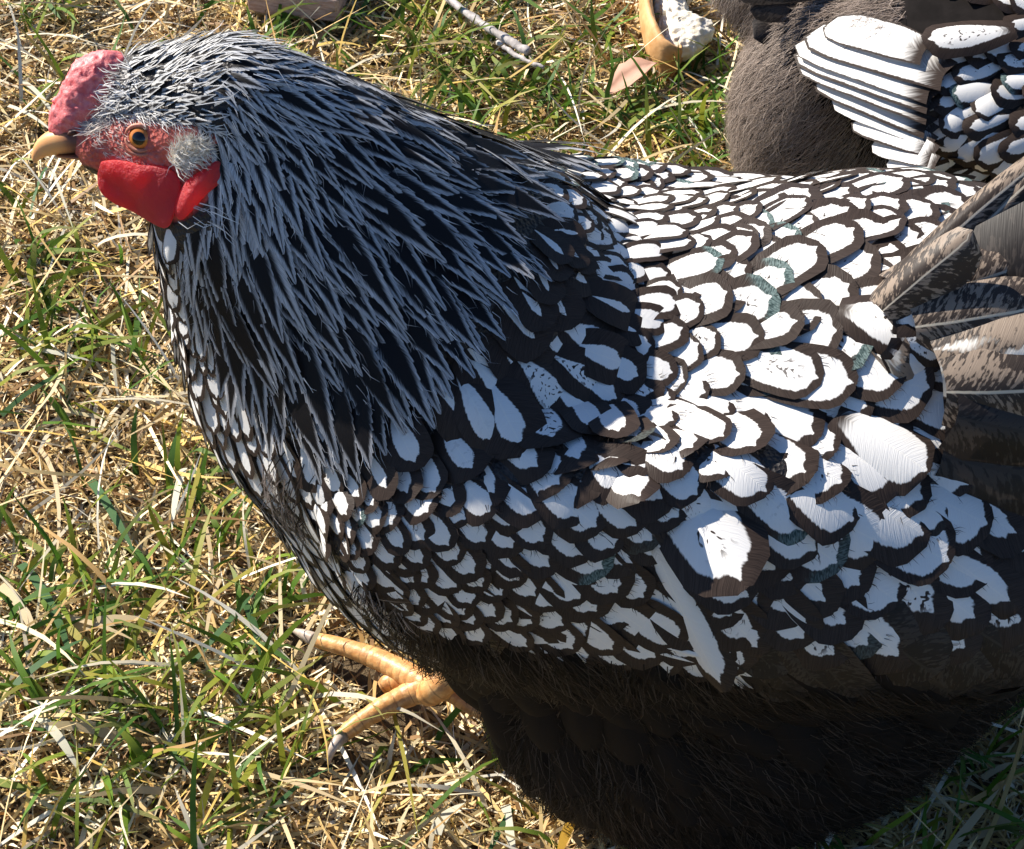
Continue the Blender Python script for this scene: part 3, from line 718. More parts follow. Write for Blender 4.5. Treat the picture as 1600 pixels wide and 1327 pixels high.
rP, rN, rD = (np.array([b[q] for b in RIM]) for q in range(3))
down('rim_barbs', rP, rN, rD, .0032, .00011, [(.03, .022, .018), (.05, .036, .030), (.018, .014, .012)], lift=.05, curl=1., jit=.12, seed=33)
# single large feathers, each laid at its own place
def big(name, mat, a, b, W, off0, off1, bend=.25, arch=.5, tk='flight', roll=0., y=None, var=0, parent=None):
    """a, b: where root and tip show; lies off the skin by off0, off1 (or on the upright plane y)"""
    def pt(p, off, yy):
        if yy is not None: return at_y(p[0], p[1], yy), None
        h, n = skin.hit(*p)
        return (h+n*off, n) if h is not None else (None, None)
    ya, yb = (y if isinstance(y, tuple) else (y, y))
    A, na = pt(a, off0, ya); B, nb = pt(b, off1, yb)
    if A is None or B is None: print('miss', name, a, b); return
    n = unit((na if na is not None else unit(CAM-A))+(nb if nb is not None else unit(CAM-B)))
    k, _ = template(tk, bend, arch, var); return put_feather(name, k, mat, feather_matrix(A, B, n, W, roll), parent)
big('wing_feather', 'covert', (965, 645), (1158, 880), .034, .003, .022, tk='body', arch=.5, bend=.25)
big('wing_feather', 'covert', (915, 645), (1003, 776), .020, -.002, .0115, tk='body', arch=.5, var=1)
big('flight_feather', 'laced_wing', (1005, 815), (1140, 1050), .0185, .002, .008, bend=.25, roll=-.15, var=2, tk='body')
for j, (a, b) in enumerate([((985, 1004), (1118, 1030)), ((1000, 992), (1128, 1020))]):
    big('flight_feather', 'flight', a, b, .0050, .001+.0008*j, .003+.001*j, var=j)
# tail and its coverts, swept up and back; d0, d1: how far root and tip stand out towards us from the skin's own depth
def tail(mat, a, b, W, d0, d1, roll=0., var=0, tk='flight', name='tail_feather', arch=1.2, bend=.5):
    h, n = skin.hit(*a); y0 = h[1]; big(name, mat, a, b, W, 0, 0, bend=bend, arch=arch, roll=roll, y=(y0-d0, y0-d1), var=var, tk=tk)
for j, q in enumerate([
    ('tail_dark', (1480, 470), (1760, 330), .050, .004, .000, .1), ('tail_dark', (1490, 520), (1780, 450), .052, .004, .002, 0.), ('tail_dark', (1480, 600), (1770, 590), .052, .004, .004, 0.), ('tail_dark', (1480, 690), (1770, 740), .052, .004, .004, 0.),
    ('mottled', (1400, 500), (1690, 205), .018, .000, -.050, .7), ('mottled', (1360, 480), (1640, 230), .020, .004, -.040, .5), ('mottled', (1400, 440), (1690, 300), .022, .006, -.020, .3), ('mottled', (1400, 470), (1625, 395), .024, .009, .000, .2),
    ('mottled', (1375, 480), (1520, 360), .017, .010, .004, .3), ('mottled', (1430, 500), (1640, 465), .026, .011, .012, .1),
    ('mottled_white', (1470, 570), (1710, 520), .030, .009, .010, 0.), ('mottled', (1480, 600), (1700, 590), .030, .012, .014, 0.), ('tail_dark', (1500, 640), (1720, 680), .030, .012, .012, 0.)]):
    tail(*q, var=j)
tail('mottled_white', (1395, 565), (1545, 830), .022, .006, .008, -.3, 3)
for j, (a, b) in enumerate([((1395, 505), (1478, 500)), ((1400, 530), (1482, 552)), ((1385, 545), (1462, 590))]):
    tail('laced_dark', a, b, .017, .007, .009, 0., j, 'body', 'saddle_feather')
big('saddle_feather', 'laced', (1310, 492), (1458, 532), .025, .003, .008, tk='body', arch=1., bend=.5, var=2)
big('saddle_feather', 'laced', (1305, 655), (1440, 745), .026, .003, .008, tk='body', arch=1., bend=.25, var=1)

# down: fine barbs over belly, thighs and vent, and wisps that escape between feathers
Pq, Nq = skin.sample(120000); Pr = np.where((Pq[:, 1] < 0)[:, None], Pq, Pq*mirror); q2 = proj(Pr)[:, :2]
inl = np.zeros(len(Pq), bool)
for poly in (SADDLE, BACK, WING, BREAST, CAPE, CROWN, FACE): inl |= in_poly(q2, poly)
inb = in_poly(q2, BREAST)
fl = (rng.random(len(Pq)) < .7) & (~inl | (Pq[:, 2] < .10)) & ~inb & (Pq[:, 2] < .235) & (Pq[:, 0] > -.09)
Dn = np.tile(np.array([.45, 0, -.8]), (len(Pq), 1)) ; Dn[:, 0] = np.clip((Pq[:, 0]+.02)*6, -.1, .9)+1.3*(vnoise(Pq, 45., 4)-.5); Dn[:, 1] += .9*(vnoise(Pq, 38., 5)-.5)
down('down', Pq[fl]+Nq[fl]*rng.uniform(0, .005, (fl.sum(), 1)), Nq[fl], Dn[fl], .018, .00020, [(.007, .006, .0055), (.012, .0095, .0082), (.020, .0155, .0135), (.050, .039, .032)], lift=.30, curl=.6, seed=3, jit=.22)
# loose dark body feathers that layer the belly and thigh under the down
ix = np.where((reg == 'fluff') & (Pn[:, 2] > .02) & (pp[:, 0] > 700+(pp[:, 1]-1000)*.5))[0]; kB = np.linalg.norm(Pn[ix]-CAM, axis=1)/FPX
Db = np.stack([np.clip((Pn[ix, 0]+.02)*6, -.1, .9), np.zeros(len(ix)), np.full(len(ix), -.8)], 1); Db -= Nn[ix]*np.sum(Db*Nn[ix], 1)[:, None]; Db /= np.linalg.norm(Db, axis=1)[:, None]+1e-9
for q in darts(Pn[ix], Nn[ix], Db, kB*75, kB*70):
    i = ix[q]; d = unit(Db[q]+np.cross(Nn[i], Db[q])*rng.normal(0, .2)); L = kB[q]*190; W = kB[q]*95; root, rn = skin.near(Pn[i]-d*L*.5); tp, tn = skin.near(Pn[i]+d*L*.5)
    if np.linalg.norm(tp-root) < .5*L: continue
    k, _ = template('body', .5, 1., int(rng.integers(4))); Mx = feather_matrix(root-rn*.001, tp+tn*.006, unit(rn+tn), W, rng.normal(0, .1))
    if skin.seen(Pn[i], Nn[i]): put_feather('belly_feather', k, 'belly', Mx)
# grey-brown down showing at the shoulder and under the bow of the wing
Pq, Nq = skin.sample(150000); q2 = proj(Pq)[:, :2]
sh = (in_poly(q2, [(408, 715), (440, 712), (470, 775), (488, 830), (452, 815), (424, 770)]) | in_poly(q2, [(545, 892), (600, 912), (645, 960), (610, 962)])) & (Pq[:, 1] < 0) & (rng.random(len(Pq)) < .35)
down('shoulder_down', Pq[sh]+Nq[sh]*.003, Nq[sh], np.tile(np.array([.35, 0, -.8]), (sh.sum(), 1)), .013, .00026, [(.16, .13, .115), (.30, .25, .22), (.08, .065, .055)], lift=.35, seed=4)
# face: ear tuft, bristles on lores and cheek
def face_hair(name, poly, n, L, Wd, cols, angf, lift, jit=.3, off=0., seed=5):
    P, N, D_ = [], [], []; poly = np.array(poly, float); lo, hi = poly.min(0), poly.max(0); k = 0
    while len(P) < n and k < n*12:
        k += 1; p = lo+(hi-lo)*rng.random(2)
        if not in_poly(p, poly)[0]: continue
        h, nn = skin.hit(*p)
        if h is None or h[1] > .06: continue
        P.append(h+nn*off); N.append(nn); D_.append(px_dir(h, nn, angf(*p)))
    down(name, np.array(P), np.array(N), np.array(D_), L, Wd, cols, lift=lift, jit=jit, seed=seed, curl=.4)
face_hair('ear_tuft', [(268, 238), (286, 220), (312, 218), (324, 232), (306, 252), (282, 264), (266, 256)], 900, .0052, .00020, [(.88, .86, .82), (.82, .78, .72), (.65, .58, .48)], lambda x, y: -35+rng.normal(0, 35), .9, .4)
face_hair('bristles', [(150, 190), (190, 180), (215, 250), (280, 275), (290, 300), (240, 285), (190, 255), (140, 230)], 220, .0028, .00011, [(.65, .55, .48), (.5, .33, .28), (.75, .7, .66)], lambda x, y: 25+rng.normal(0, 15), .25, .3, seed=6)
face_hair('bristles', [(118, 200), (165, 165), (185, 165), (178, 195), (150, 215)], 170, .0055, .00016, [(.7, .62, .55), (.5, .4, .35)], lambda x, y: 190+rng.normal(0, 25), .5, .4, seed=7)
face_hair('brow_fringe', [(158, 178), (182, 140), (200, 104), (216, 108), (204, 150), (190, 180)], 70, .0065, .00018, [(.78, .76, .73), (.66, .64, .61), (.10, .09, .09)], lambda x, y: 178+rng.normal(0, 22), .55, .3, .003, 18)
face_hair('brow_fringe', [(155, 182), (178, 150), (200, 108), (215, 108), (205, 150), (240, 178), (300, 188), (340, 202), (350, 215), (300, 195), (230, 189), (185, 184)], 600, .0052, .00018, [(.75, .73, .70), (.6, .58, .56), (.08, .07, .07)], lambda x, y: (160 if x < 205 and y < 175 else 20)+rng.normal(0, 20), .28, .3, seed=8)
Pq, Nq = skin.sample(16000); q2 = proj(Pq)[:, :2]; cw = (in_poly(q2, CROWN) | (in_poly(q2, CAPE) & (np.hypot(q2[:, 0]-300, q2[:, 1]-150) < 200))) & (Pq[:, 0] < 0)
Dc = np.array([px_dir(P, N, flow_at(p, 'cape') if p[0] > 345 else flow_at(p, 'crown')) for P, N, p in zip(Pq[cw], Nq[cw], q2[cw])])
down('neck_wisps', Pq[cw]+Nq[cw]*.002, Nq[cw], Dc, .010, .00016, [(.66, .66, .67), (.5, .5, .52), (.72, .7, .68)], lift=.14, seed=9, jit=.10)

# ------------------------------------------------------------------ legs
t = NT('leg_scale'); co = t.obj(); n = t.noise(co, 260., 4., .6); g = t.attr('ring')
col = t.mix(t.step(n, .35, .7), (.55, .25, .075), (.70, .40, .15)); col = t.mix(t.ma('MULTIPLY', t.ma('MULTIPLY', t.step(g, .45, .1), t.step(n, .3, .6)), .8), col, (.24, .095, .03))
col = t.mix(t.ma('MULTIPLY', t.step(t.noise(co, 95., 5., .7), .5, .72), .6), col, (.22, .105, .045)); M['leg'] = t.bsdf(col, rough=.45, spec=.45, normal=t.bump(n, .0004), sss=.08, sssr=(1, .5, .2))
M['claw'] = mat_plain('claw_horn', (.30, .22, .17), (.55, .46, .38), 200., .35)
def digit(bm, pts, r0, r1, per=.0042, n=70):
    P = catmull(pts, n); s = np.concatenate([[0], np.cumsum(np.linalg.norm(np.diff(P, axis=0), axis=1))]); ph = (s/per) % 1; u = s/s[-1]
    r = (r0+(r1-r0)*u)*(1+.035*np.sin(ph*math.pi)**.7+.05*np.sin(u*9.4)**2); seg = 12; v, f = tube(P, r, seg)
    bm[2] += list(np.repeat(np.sin(ph*math.pi), seg)); o = len(bm[0]); bm[0] += list(v); bm[1] += [tuple(i+o for i in q) for q in f]
def make_leg(dx=0., dy=0.):
    s = np.array([dx, dy, 0]); bm = [[], [], []]; c = lambda px, py, z: at_z(px, py, z+.006)+s
    ank = c(668, 1072, .020)
    digit(bm, [np.array([.040, .004, .105])+s, np.array([.010, .006, .062])+s, c(690, 1068, .026), ank-np.array([0, 0, .004])], .0075, .0062)
    digit(bm, [ank, c(630, 1050, .018), c(590, 1030, .015), c(540, 1012, .013), c(486, 998, .010)], .0058, .0032)
    digit(bm, [ank, c(640, 1085, .016), c(600, 1105, .014), c(560, 1130, .011), c(532, 1152, .008)], .0058, .0033)
    digit(bm, [ank, c(705, 1080, .014), c(745, 1105, .011), c(790, 1130, .008)], .0056, .0036)
    digit(bm, [ank, c(720, 1060, .014), c(760, 1040, .009)], .0050, .0032)
    digit(bm, [c(640, 1062, .014), c(610, 1066, .012), c(596, 1074, .010)], .0060, .0030)
    lg = link('leg', mesh('leg', bm[0], bm[1], [M['leg']], attr={'ring': np.array(bm[2])}), hen)
    for pts, r in (([c(490, 999, .011), c(472, 990, .011), c(455, 984, .007)], .0034), ([c(535, 1150, .009), c(520, 1170, .009), c(513, 1194, .002)], .0034), ([c(786, 1128, .009), c(810, 1140, .004)], .003)):
        P = catmull(pts, 12); v, f = tube(P, np.linspace(r, .0008, 12), 8); link('claw', mesh('claw', v, f, [M['claw']]), lg)
make_leg(); make_leg(.085, .065)

# ------------------------------------------------------------------ the second hen, beyond, facing right
hen2 = bpy.data.objects.new('hen', None); COL.objects.link(hen2); L2 = np.array([.26, .36, 0.]); hen2.location = L2; hen2.empty_display_size = .05
tag(hen2, 'laced hen with brown fluffy rear and fanned white wing, at the top right corner', 'hen', 'hens on the grass')
def own(o):
    m = Matrix.Translation(-Vector(L2)) @ o.matrix_basis; o.parent = hen2; o.matrix_basis = m; return o
b2 = [(ell((.33, .41, .14), (.16, .085, .10)), 0), (ell((.170, .345, .075), (.050, .055, .075)), .02), (ell((.150, .385, .135), (.042, .035, .030)), .015),
      (ell((.285, .315, .135), (.115, .080, .026), 4, 0, 16), .004), (ell((.27, .36, .07), (.07, .05, .06)), .02)]
v2, f2 = polygonize(blend(b2), (.08, .24, -.005), (.50, .48, .27), .004); skin2 = Skin(v2, f2)
own(link('body', mesh('body', v2, f2, [M['under']])))
SCALE2 = [(1425, 262), (1440, 120), (1530, 62), (1560, 40), (1720, 0), (1720, 330), (1470, 285)]
FLUFF2 = [(1125, 300), (1125, 80), (1180, 70), (1260, 80), (1330, 150), (1390, 260), (1390, 300)]
Pn2, Nn2 = skin2.sample(9000); q2 = proj(Pn2)[:, :2]
ok = in_poly(q2, SCALE2) | (q2[:, 1] < 5) & (q2[:, 0] > 1500) | (q2[:, 0] > 1650); wing2 = ok & (np.sum(Nn2*(CAM-Pn2), 1) > 0)
other = (~in_poly(q2, FLUFF2)) & ~((q2[:, 0] > 1250) & (q2[:, 0] < 1560) & (q2[:, 1] > -30) & (q2[:, 1] < 290)) & (Pn2[:, 2] > .15) | (Pn2[:, 0] > .33) & (Pn2[:, 2] > .09)  # dark body left bare above the fan stands in for shadow
sel = np.where(wing2 | other)[0]
k2 = 1.02/FPX; D2 = np.array([px_dir(Pn2[i], Nn2[i], 158) if wing2[i] else unit(np.array([-1, 0, -.25])-Nn2[i]*(np.array([-1, 0, -.25]) @ Nn2[i])) for i in sel])
kp = darts(Pn2[sel], Nn2[sel], D2, np.full(len(sel), 33*k2), np.full(len(sel), 34*k2)); coat2 = Coat(); nb2 = 0
for j in kp:
    i = sel[j]; P, N = Pn2[i], Nn2[i]; d = unit(D2[j]+np.cross(N, D2[j])*rng.normal(0, .15)); L = 92*k2*rng.uniform(.9, 1.15); W = 50*k2*rng.uniform(.9, 1.1)
    root, rn = skin2.near(P-d*L*.55); tp, tn = skin2.near(P+d*L*.45); Mx = feather_matrix(root-rn*.001, tp+tn*.004, unit(rn+tn), W, rng.normal(0, .07))
    k, _ = template('body', math.acos(max(-1, min(1, rn @ tn)))*.9, .6, int(rng.integers(4))); q = proj(P)
    if skin2.seen(P, N) and q[0] < 1640 and q[1] > -40 and nb2 < 290:
        own(put_feather('wing_covert', k, 'laced_dark' if rng.random() < .6 else 'laced_fine', Mx, hen)); nb2 += 1
    else: coat2.add(k, 'laced_dark', Mx)
c2 = coat2.build('feather_coat', hen); own(c2)
fan = [((1440, 95), (1290, 52), .017), ((1470, 130), (1262, 64), .020), ((1450, 150), (1250, 76), .018), ((1450, 165), (1240, 86), .017), ((1450, 180), (1245, 102), .015), ((1450, 197), (1270, 128), .014), ((1450, 215), (1300, 158), .014), ((1450, 232), (1330, 192), .014), ((1455, 248), (1362, 226), .014), ((1460, 262), (1385, 256), .012)]
NF = unit([-.22, -.30, .93]); PF = at_y(1400, 165, .285)+NF*.006
def on_fan(px, py, up):
    v = ray(px, py); q = CAM+v*(((PF-CAM) @ NF+up)/(v @ NF)); h, n = skin2.hit(px, py)
    if h is not None and np.linalg.norm(h+n*(up*.5+.003)-CAM) < np.linalg.norm(q-CAM): q = h+n*(up*.5+.003)
    return q
def fan_feather(name, mat, a, b, W, u0, u1, tk, var, arch=.0):
    k, _ = template(tk, .25, arch, var); own(put_feather(name, k, mat, feather_matrix(on_fan(*a, u0), on_fan(*b, u1), NF, W), hen))
for j, (a, b, W) in enumerate(fan): fan_feather('flight_feather', 'fan', a, b, W*1.25, .006+.0003*j, .0075-.0004*j, 'flight', j)
fan_feather('saddle_feather', 'covert', (1580, 62), (1440, 80), .022, .011, .014, 'body', 0, .5)
for a, b in (((1285, 12), (1172, 16)), ((1275, 12), (1178, 60)), ((1300, 20), (1205, 70)), ((1290, -20), (1150, -10))):
    own(big('tail_feather', 'tail_dark', a, b, .018, 0, 0, bend=.25, arch=.6, y=(.345, .335)))
Pq, Nq = skin2.sample(150000); q3 = proj(Pq)[:, :2]; sel3 = (in_poly(q3, FLUFF2) | (q3[:, 0] < 1360) & (q3[:, 1] < 85) | (Pq[:, 0] < .20) | (Pq[:, 2] < .10)) & ~((q3[:, 0] > 1400) & (Pq[:, 1] < .30)) & ~in_poly(q3, [(1235, 75), (1300, 48), (1440, 85), (1700, 40), (1700, 300), (1400, 265)])
Dq = np.tile(np.array([-.55, 0, -.75]), (sel3.sum(), 1)); Dq[:, 0] += .5*(vnoise(Pq[sel3], 30., 4)-.5); Dq[:, 2] += .8*(vnoise(Pq[sel3], 35., 9)-.5)
own(down('down', Pq[sel3], Nq[sel3], Dq, .015, .00016, [(.17, .13, .108), (.25, .20, .17), (.13, .10, .08), (.32, .26, .22)], seed=12, lift=.3, jit=.17))

# ------------------------------------------------------------------ ground, straw and grass
def gz(x, y):
    P = np.stack([np.asarray(x, float), np.asarray(y, float)], -1); return .010*(vnoise(P, 9., 2)-.5)+.006*(vnoise(P, 31., 3)-.5)
gx = np.concatenate([[-60, -12, -4, -1.6], np.linspace(-.9, .9, 120), [1.6, 4, 12, 60]]); gy = np.concatenate([[-60, -12, -4, -1.5], np.linspace(-.7, 1.2, 120), [1.8, 4, 12, 60]])
X, Y = np.meshgrid(gx, gy, indexing='ij'); Z = gz(X, Y); n0, n1 = X.shape
i, j = np.meshgrid(np.arange(n0-1), np.arange(n1-1), indexing='ij'); a = (i*n1+j).ravel(); Fg = np.stack([a, a+n1, a+n1+1, a+1], 1)
t = NT('soil'); co = t.obj(); n = t.noise(co, 60., 6., .65); n2 = t.noise(co, 420., 4., .7)
M['soil'] = t.bsdf(t.mix(t.step(n, .35, .65), t.mix(n2, (.05, .034, .02), (.14, .10, .06)), t.mix(n2, (.10, .07, .04), (.26, .19, .11))), rough=.95, spec=.1, normal=t.bump(n2, .004, .9))
tag(link('ground', mesh('ground', np.stack([X, Y, Z], -1).reshape(-1, 3), Fg, [M['soil']])), kind='structure')

def blades(name, mat, base, head, L, W, pitch, droop, col, seed, segs=4, z0=0., tipcol=None, twist=.6):
    r = np.random.default_rng(seed); n = len(base); u = np.linspace(0, 1, segs+1); h = np.stack([np.cos(head), np.sin(head)], 1); s = np.stack([-h[:, 1], h[:, 0]], 1)
    pos = np.zeros((n, 3)); pos[:, :2] = base; pos[:, 2] = gz(base[:, 0], base[:, 1])+z0; V = []; sb = r.normal(0, .35, n); tw = r.normal(0, twist, n)
    floor = gz(base[:, 0], base[:, 1])
    for q in range(segs+1):
        wd = W*(1-.25*u[q]-(max(u[q]-.55, 0)/.45)**1.6*.70)*.5
        p = pitch-droop*u[q]
        side = np.concatenate([s*np.cos(tw)[:, None], np.sin(tw)[:, None]], 1)*wd[:, None]
        V += [pos-side, pos+side]
        hd = h+s*(sb*u[q])[:, None]; pos = pos+np.concatenate([hd*np.cos(p)[:, None], np.sin(p)[:, None]], 1)*(L/segs)[:, None]
        pos[:, 2] = np.maximum(pos[:, 2], floor+.0015+.004*(seed % 3))
    V = np.stack(V, 1).reshape(-1, 3); m = 2*(segs+1); b = np.arange(n)[:, None]*m
    Fb = np.concatenate([b+[2*q, 2*q+1, 2*q+3, 2*q+2] for q in range(segs)])
    C = np.repeat(col, m, 0).reshape(n, m, 3)
    if tipcol is not None: w = np.repeat(u, 2)[None, :, None]**2.2; C = C*(1-w)+tipcol[:, None]*w
    return tag(link(name, mesh(name, V, Fb, [M[mat]], attr={'col': C.reshape(-1, 3)})), kind='stuff')
def area(n, x0, x1, y0, y1): return np.stack([rng.uniform(x0, x1, n), rng.uniform(y0, y1, n)], 1)
def pick(cols, n, lo=.75, hi=1.25): return np.array(cols)[rng.integers(0, len(cols), n)]*rng.uniform(lo, hi, (n, 1))
def foot_clear(B):
    p = proj(np.concatenate([B, np.full((len(B), 1), .012)], 1))[:, :2]; z = np.ones(len(B), bool)
    for a, b in (((450, 988), (660, 1065)), ((515, 1190), (600, 1105)), ((600, 1105), (670, 1075))):
        a, b = np.array(a, float), np.array(b, float); u = np.clip(((p-a) @ (b-a))/((b-a) @ (b-a)), 0, 1); z &= np.linalg.norm(p-a-u[:, None]*(b-a), axis=1) > 30
    return B[z]
STRAW = [(.56, .38, .15), (.66, .49, .23), (.46, .28, .10), (.74, .61, .36), (.30, .17, .07), (.62, .43, .17), (.78, .69, .50)]
GREEN = [(.06, .14, .015), (.11, .20, .02), (.18, .25, .025), (.07, .15, .03), (.25, .26, .03)]
PALE = [(.68, .60, .44), (.78, .72, .58), (.55, .42, .22), (.60, .40, .10)]
A = (-.46, .48, -.30, .76)
# clumps of green: where the photograph's tufts stand
tufts = [(150, 150, 60), (60, 180, 55), (660, 60, 75), (600, 130, 60), (730, 130, 70), (760, 190, 60), (860, 150, 90), (1000, 170, 70), (1080, 200, 60), (940, 60, 60), (90, 20, 60), (500, 60, 40), (60, 420, 45), (130, 470, 60), (80, 540, 60), (190, 560, 55), (150, 640, 50), (270, 800, 70), (320, 860, 60), (200, 950, 80), (80, 1000, 90), (120, 1100, 90), (40, 900, 60), (340, 1050, 60), (420, 960, 60), (250, 1180, 60), (420, 1220, 70), (620, 1240, 40), (160, 1300, 60), (330, 1300, 50), (900, 1300, 40), (1080, 120, 50), (1120, 250, 40), (30, 290, 40), (380, 1130, 40), (560, 1050, 40), (1560, 1250, 90), (1500, 1150, 40)]
def green_w(P):
    w = .05+.35*(vnoise(P, 7., 8) > .66)+.25*(vnoise(P, 23., 14) > .7)
    for x, y, r in tufts:
        c = at_z(x, y, 0); w = w+1.1*np.exp(-((P[:, 0]-c[0])**2+((P[:, 1]-c[1])*.75)**2)/(r*.00030)**2)
    return np.clip(w/1.6, 0, 1)
n = 150000; B = area(n, *A); B = foot_clear(B); n = len(B)
blades('dead_grass', 'straw', B, rng.uniform(0, 6.28, n), rng.uniform(.006, .023, n), rng.uniform(.0009, .0024, n), rng.normal(.16, .30, n), rng.normal(.35, .5, n), pick(STRAW, n, .6, 1.25), 3, segs=2)
n = 5500; B = area(n, *A); B = foot_clear(B); n = len(B)
blades('dead_grass', 'straw', B, rng.uniform(0, 6.28, n), rng.uniform(.03, .085, n), rng.uniform(.0010, .0026, n), rng.normal(.30, .22, n), rng.normal(.5, .4, n), pick(STRAW+PALE, n), 4, segs=5, z0=.003)
n = 68000; B = area(n, *A); B = foot_clear(B); n = len(B); B = B[rng.random(n) < green_w(B)*.24]; n = len(B)
blades('green_grass', 'blade', B, rng.normal(.6, 1.7, n), rng.uniform(.020, .062, n), rng.uniform(.0014, .0038, n), rng.normal(.6, .35, n), rng.normal(.9, .5, n), pick(GREEN, n), 5, segs=4, tipcol=pick(GREEN+[(.30, .27, .08), (.36, .30, .12)], n))
# outer lawn, coarser
n = 90000; B = area(n, -2.2, 2.2, -1.8, 2.8); B = B[~((B[:, 0] > A[0]) & (B[:, 0] < A[1]) & (B[:, 1] > A[2]) & (B[:, 1] < A[3]))]; n = len(B)
blades('lawn', 'straw', B, rng.uniform(0, 6.28, n), rng.uniform(.04, .10, n), rng.uniform(.003, .007, n), rng.normal(.4, .3, n), rng.normal(.6, .4, n), pick(STRAW+GREEN, n), 6, segs=3)
# broad blades and stems that stand out one by one in the photograph
LB = [((140, 740), (205, 850), 4.2, 'g'), ((285, 720), (262, 810), 3.6, 'p'), ((320, 690), (290, 850), 2.4, 'y'), ((100, 985), (230, 955), 6.0, 's'), ((60, 955), (205, 985), 3.0, 's'), ((0, 905), (75, 985), 5, 's'),
      ((85, 960), (180, 1050), 4.0, 'y'), ((60, 1040), (175, 1080), 3.4, 'y'), ((400, 885), (250, 1020), 2.2, 'y'), ((315, 800), (345, 900), 2, 's'), ((345, 900), (310, 1010), 2, 's'), ((175, 520), (175, 610), 2.2, 'p'), ((0, 440), (120, 405), 2.2, 's'),
      ((0, 565), (170, 475), 2.6, 'y'), ((0, 640), (110, 560), 2.6, 'g'), ((20, 525), (130, 555), 2.4, 'p'), ((640, 700), (700, 640), 2, 's'), ((230, 600), (150, 700), 1.6, 's'), ((60, 690), (150, 850), 2.2, 's'), ((970, 80), (1150, 170), 2.2, 'p'),
      ((985, 140), (950, 215), 2.2, 's'), ((600, 1060), (660, 1290), 1.8, 'y'), ((620, 1180), (580, 1300), 2., 'y'), ((790, 1245), (800, 1327), 4.0, 'p'), ((900, 1265), (870, 1327), 4.4, 'o'), ((800, 1250), (760, 1327), 2.4, 'g'), ((680, 1300), (700, 1240), 5, 'p'),
      ((480, 1150), (640, 1080), 1.4, 's'), ((560, 1240), (740, 1200), 1.6, 's'), ((380, 1200), (540, 1260), 2.4, 's'), ((400, 1300), (480, 1180), 2.2, 'g'), ((20, 1080), (120, 1000), 3.6, 'g'), ((30, 870), (140, 1010), 4.4, 'g'), ((380, 940), (420, 1020), 4.0, 'g'), ((300, 1040), (410, 940), 3.0, 'g'),
      ((585, 170), (620, 260), 2., 'p'), ((690, 75), (780, 150), 2.2, 'y'), ((590, 290), (700, 170), 1.6, 'y'), ((30, 110), (95, 170), 3, 'p'), ((10, 150), (80, 190), 2.2, 'p'), ((80, 255), (108, 345), 1.6, 'p'), ((70, 250), (40, 330), 2.2, 'g'), ((1540, 1200), (1600, 1160), 3, 's'), ((1480, 1327), (1560, 1230), 3.5, 's'), ((1440, 1200), (1500, 1290), 2.6, 's'), ((1590, 1250), (1540, 1300), 5., 's'), ((180, 1150), (60, 1120), 4., 's'), ((250, 1230), (140, 1230), 3., 's'), ((60, 1120), (130, 1190), 4.2, 'p'),
      ((1000, 200), (880, 260), 2., 'y'), ((900, 120), (960, 190), 1.6, 's'), ((1020, 130), (1135, 215), 1.6, 'p')]
CL = {'g': (.07, .15, .055), 'p': (.62, .60, .48), 'y': (.34, .30, .06), 's': (.56, .44, .26), 'o': (.55, .33, .05)}
Bl, hd, Ln, Wl, Cl = [], [], [], [], []
for a, b, w, c in LB:
    A_, B_ = at_z(*a, .012), at_z(*b, .016); d = B_-A_; Bl.append(A_[:2]); hd.append(math.atan2(d[1], d[0])); Ln.append(np.linalg.norm(d[:2])*1.1); Wl.append(w*.0011); Cl.append(CL[c])
n = len(Bl); blades('long_grass', 'blade', np.array(Bl), np.array(hd), np.array(Ln), np.array(Wl), np.full(n, .28), rng.uniform(.4, .7, n), np.array(Cl), 7, segs=7, z0=.008, tipcol=np.array(Cl)*1.1, twist=.35)

# ------------------------------------------------------------------ small things on the grass
def crumb_sdf():
    pts = [((1050, 20), .011), ((1062, 45), .012), ((1085, 48), .0095), ((1075, 68), .009), ((1055, 72), .008), ((1098, 50), .006), ((1045, 0), .010), ((1062, -15), .010)]
    return pts
br = bpy.data.objects.new('bread_piece', None); COL.objects.link(br); br.empty_display_size = .02
tag(br, 'torn piece of white bread with tan crust lying on the grass beyond the hens', 'bread')
M['crumb'] = mat_plain('bread_crumb', (.72, .62, .46), (.84, .80, .72), 260., .85, .0008, .2, .1, sssr=(1, .8, .6))
M['crust'] = mat_plain('bread_crust', (.50, .25, .09), (.66, .38, .17), 140., .6, .0004, .3)
pts = crumb_sdf(); cc = [at_z(p[0][0], p[0][1], .016) for p in pts]
sdf_part('crumb', [(ell(c, (p[1], p[1]*1.25, p[1]*.8)), .006) for c, p in zip(cc, pts)], bounds(cc, .022), .0011, M['crumb'], br, fn2=lambda P: .0022*(vnoise(P, 330., 1)-.5)+.0022*(vnoise(P, 700., 2)-.5)+.0018*(vnoise(P, 150., 7)-.5))
cpth = catmull([at_z(1020, -45, .016), at_z(1009, 0, .018), at_z(1014, 45, .019), at_z(1028, 78, .017), at_z(1044, 96, .013), at_z(1056, 100, .009)], 28)
rad_ = np.stack([np.linspace(.0042, .0046, 28)*np.sin(np.linspace(.9, 2.6, 28))**.5, np.linspace(.014, .0125, 28)], 1); v, f = tube(cpth, rad_, 14)
o = link('crust', mesh('crust', v+(.0012*(vnoise(v, 260., 3)-.5))[:, None], f, [M['crust']]), br)
M['twig'] = mat_plain('grey_twig', (.30, .27, .26), (.52, .48, .46), 180., .7, .0006, stretch=(1, 1, 1))
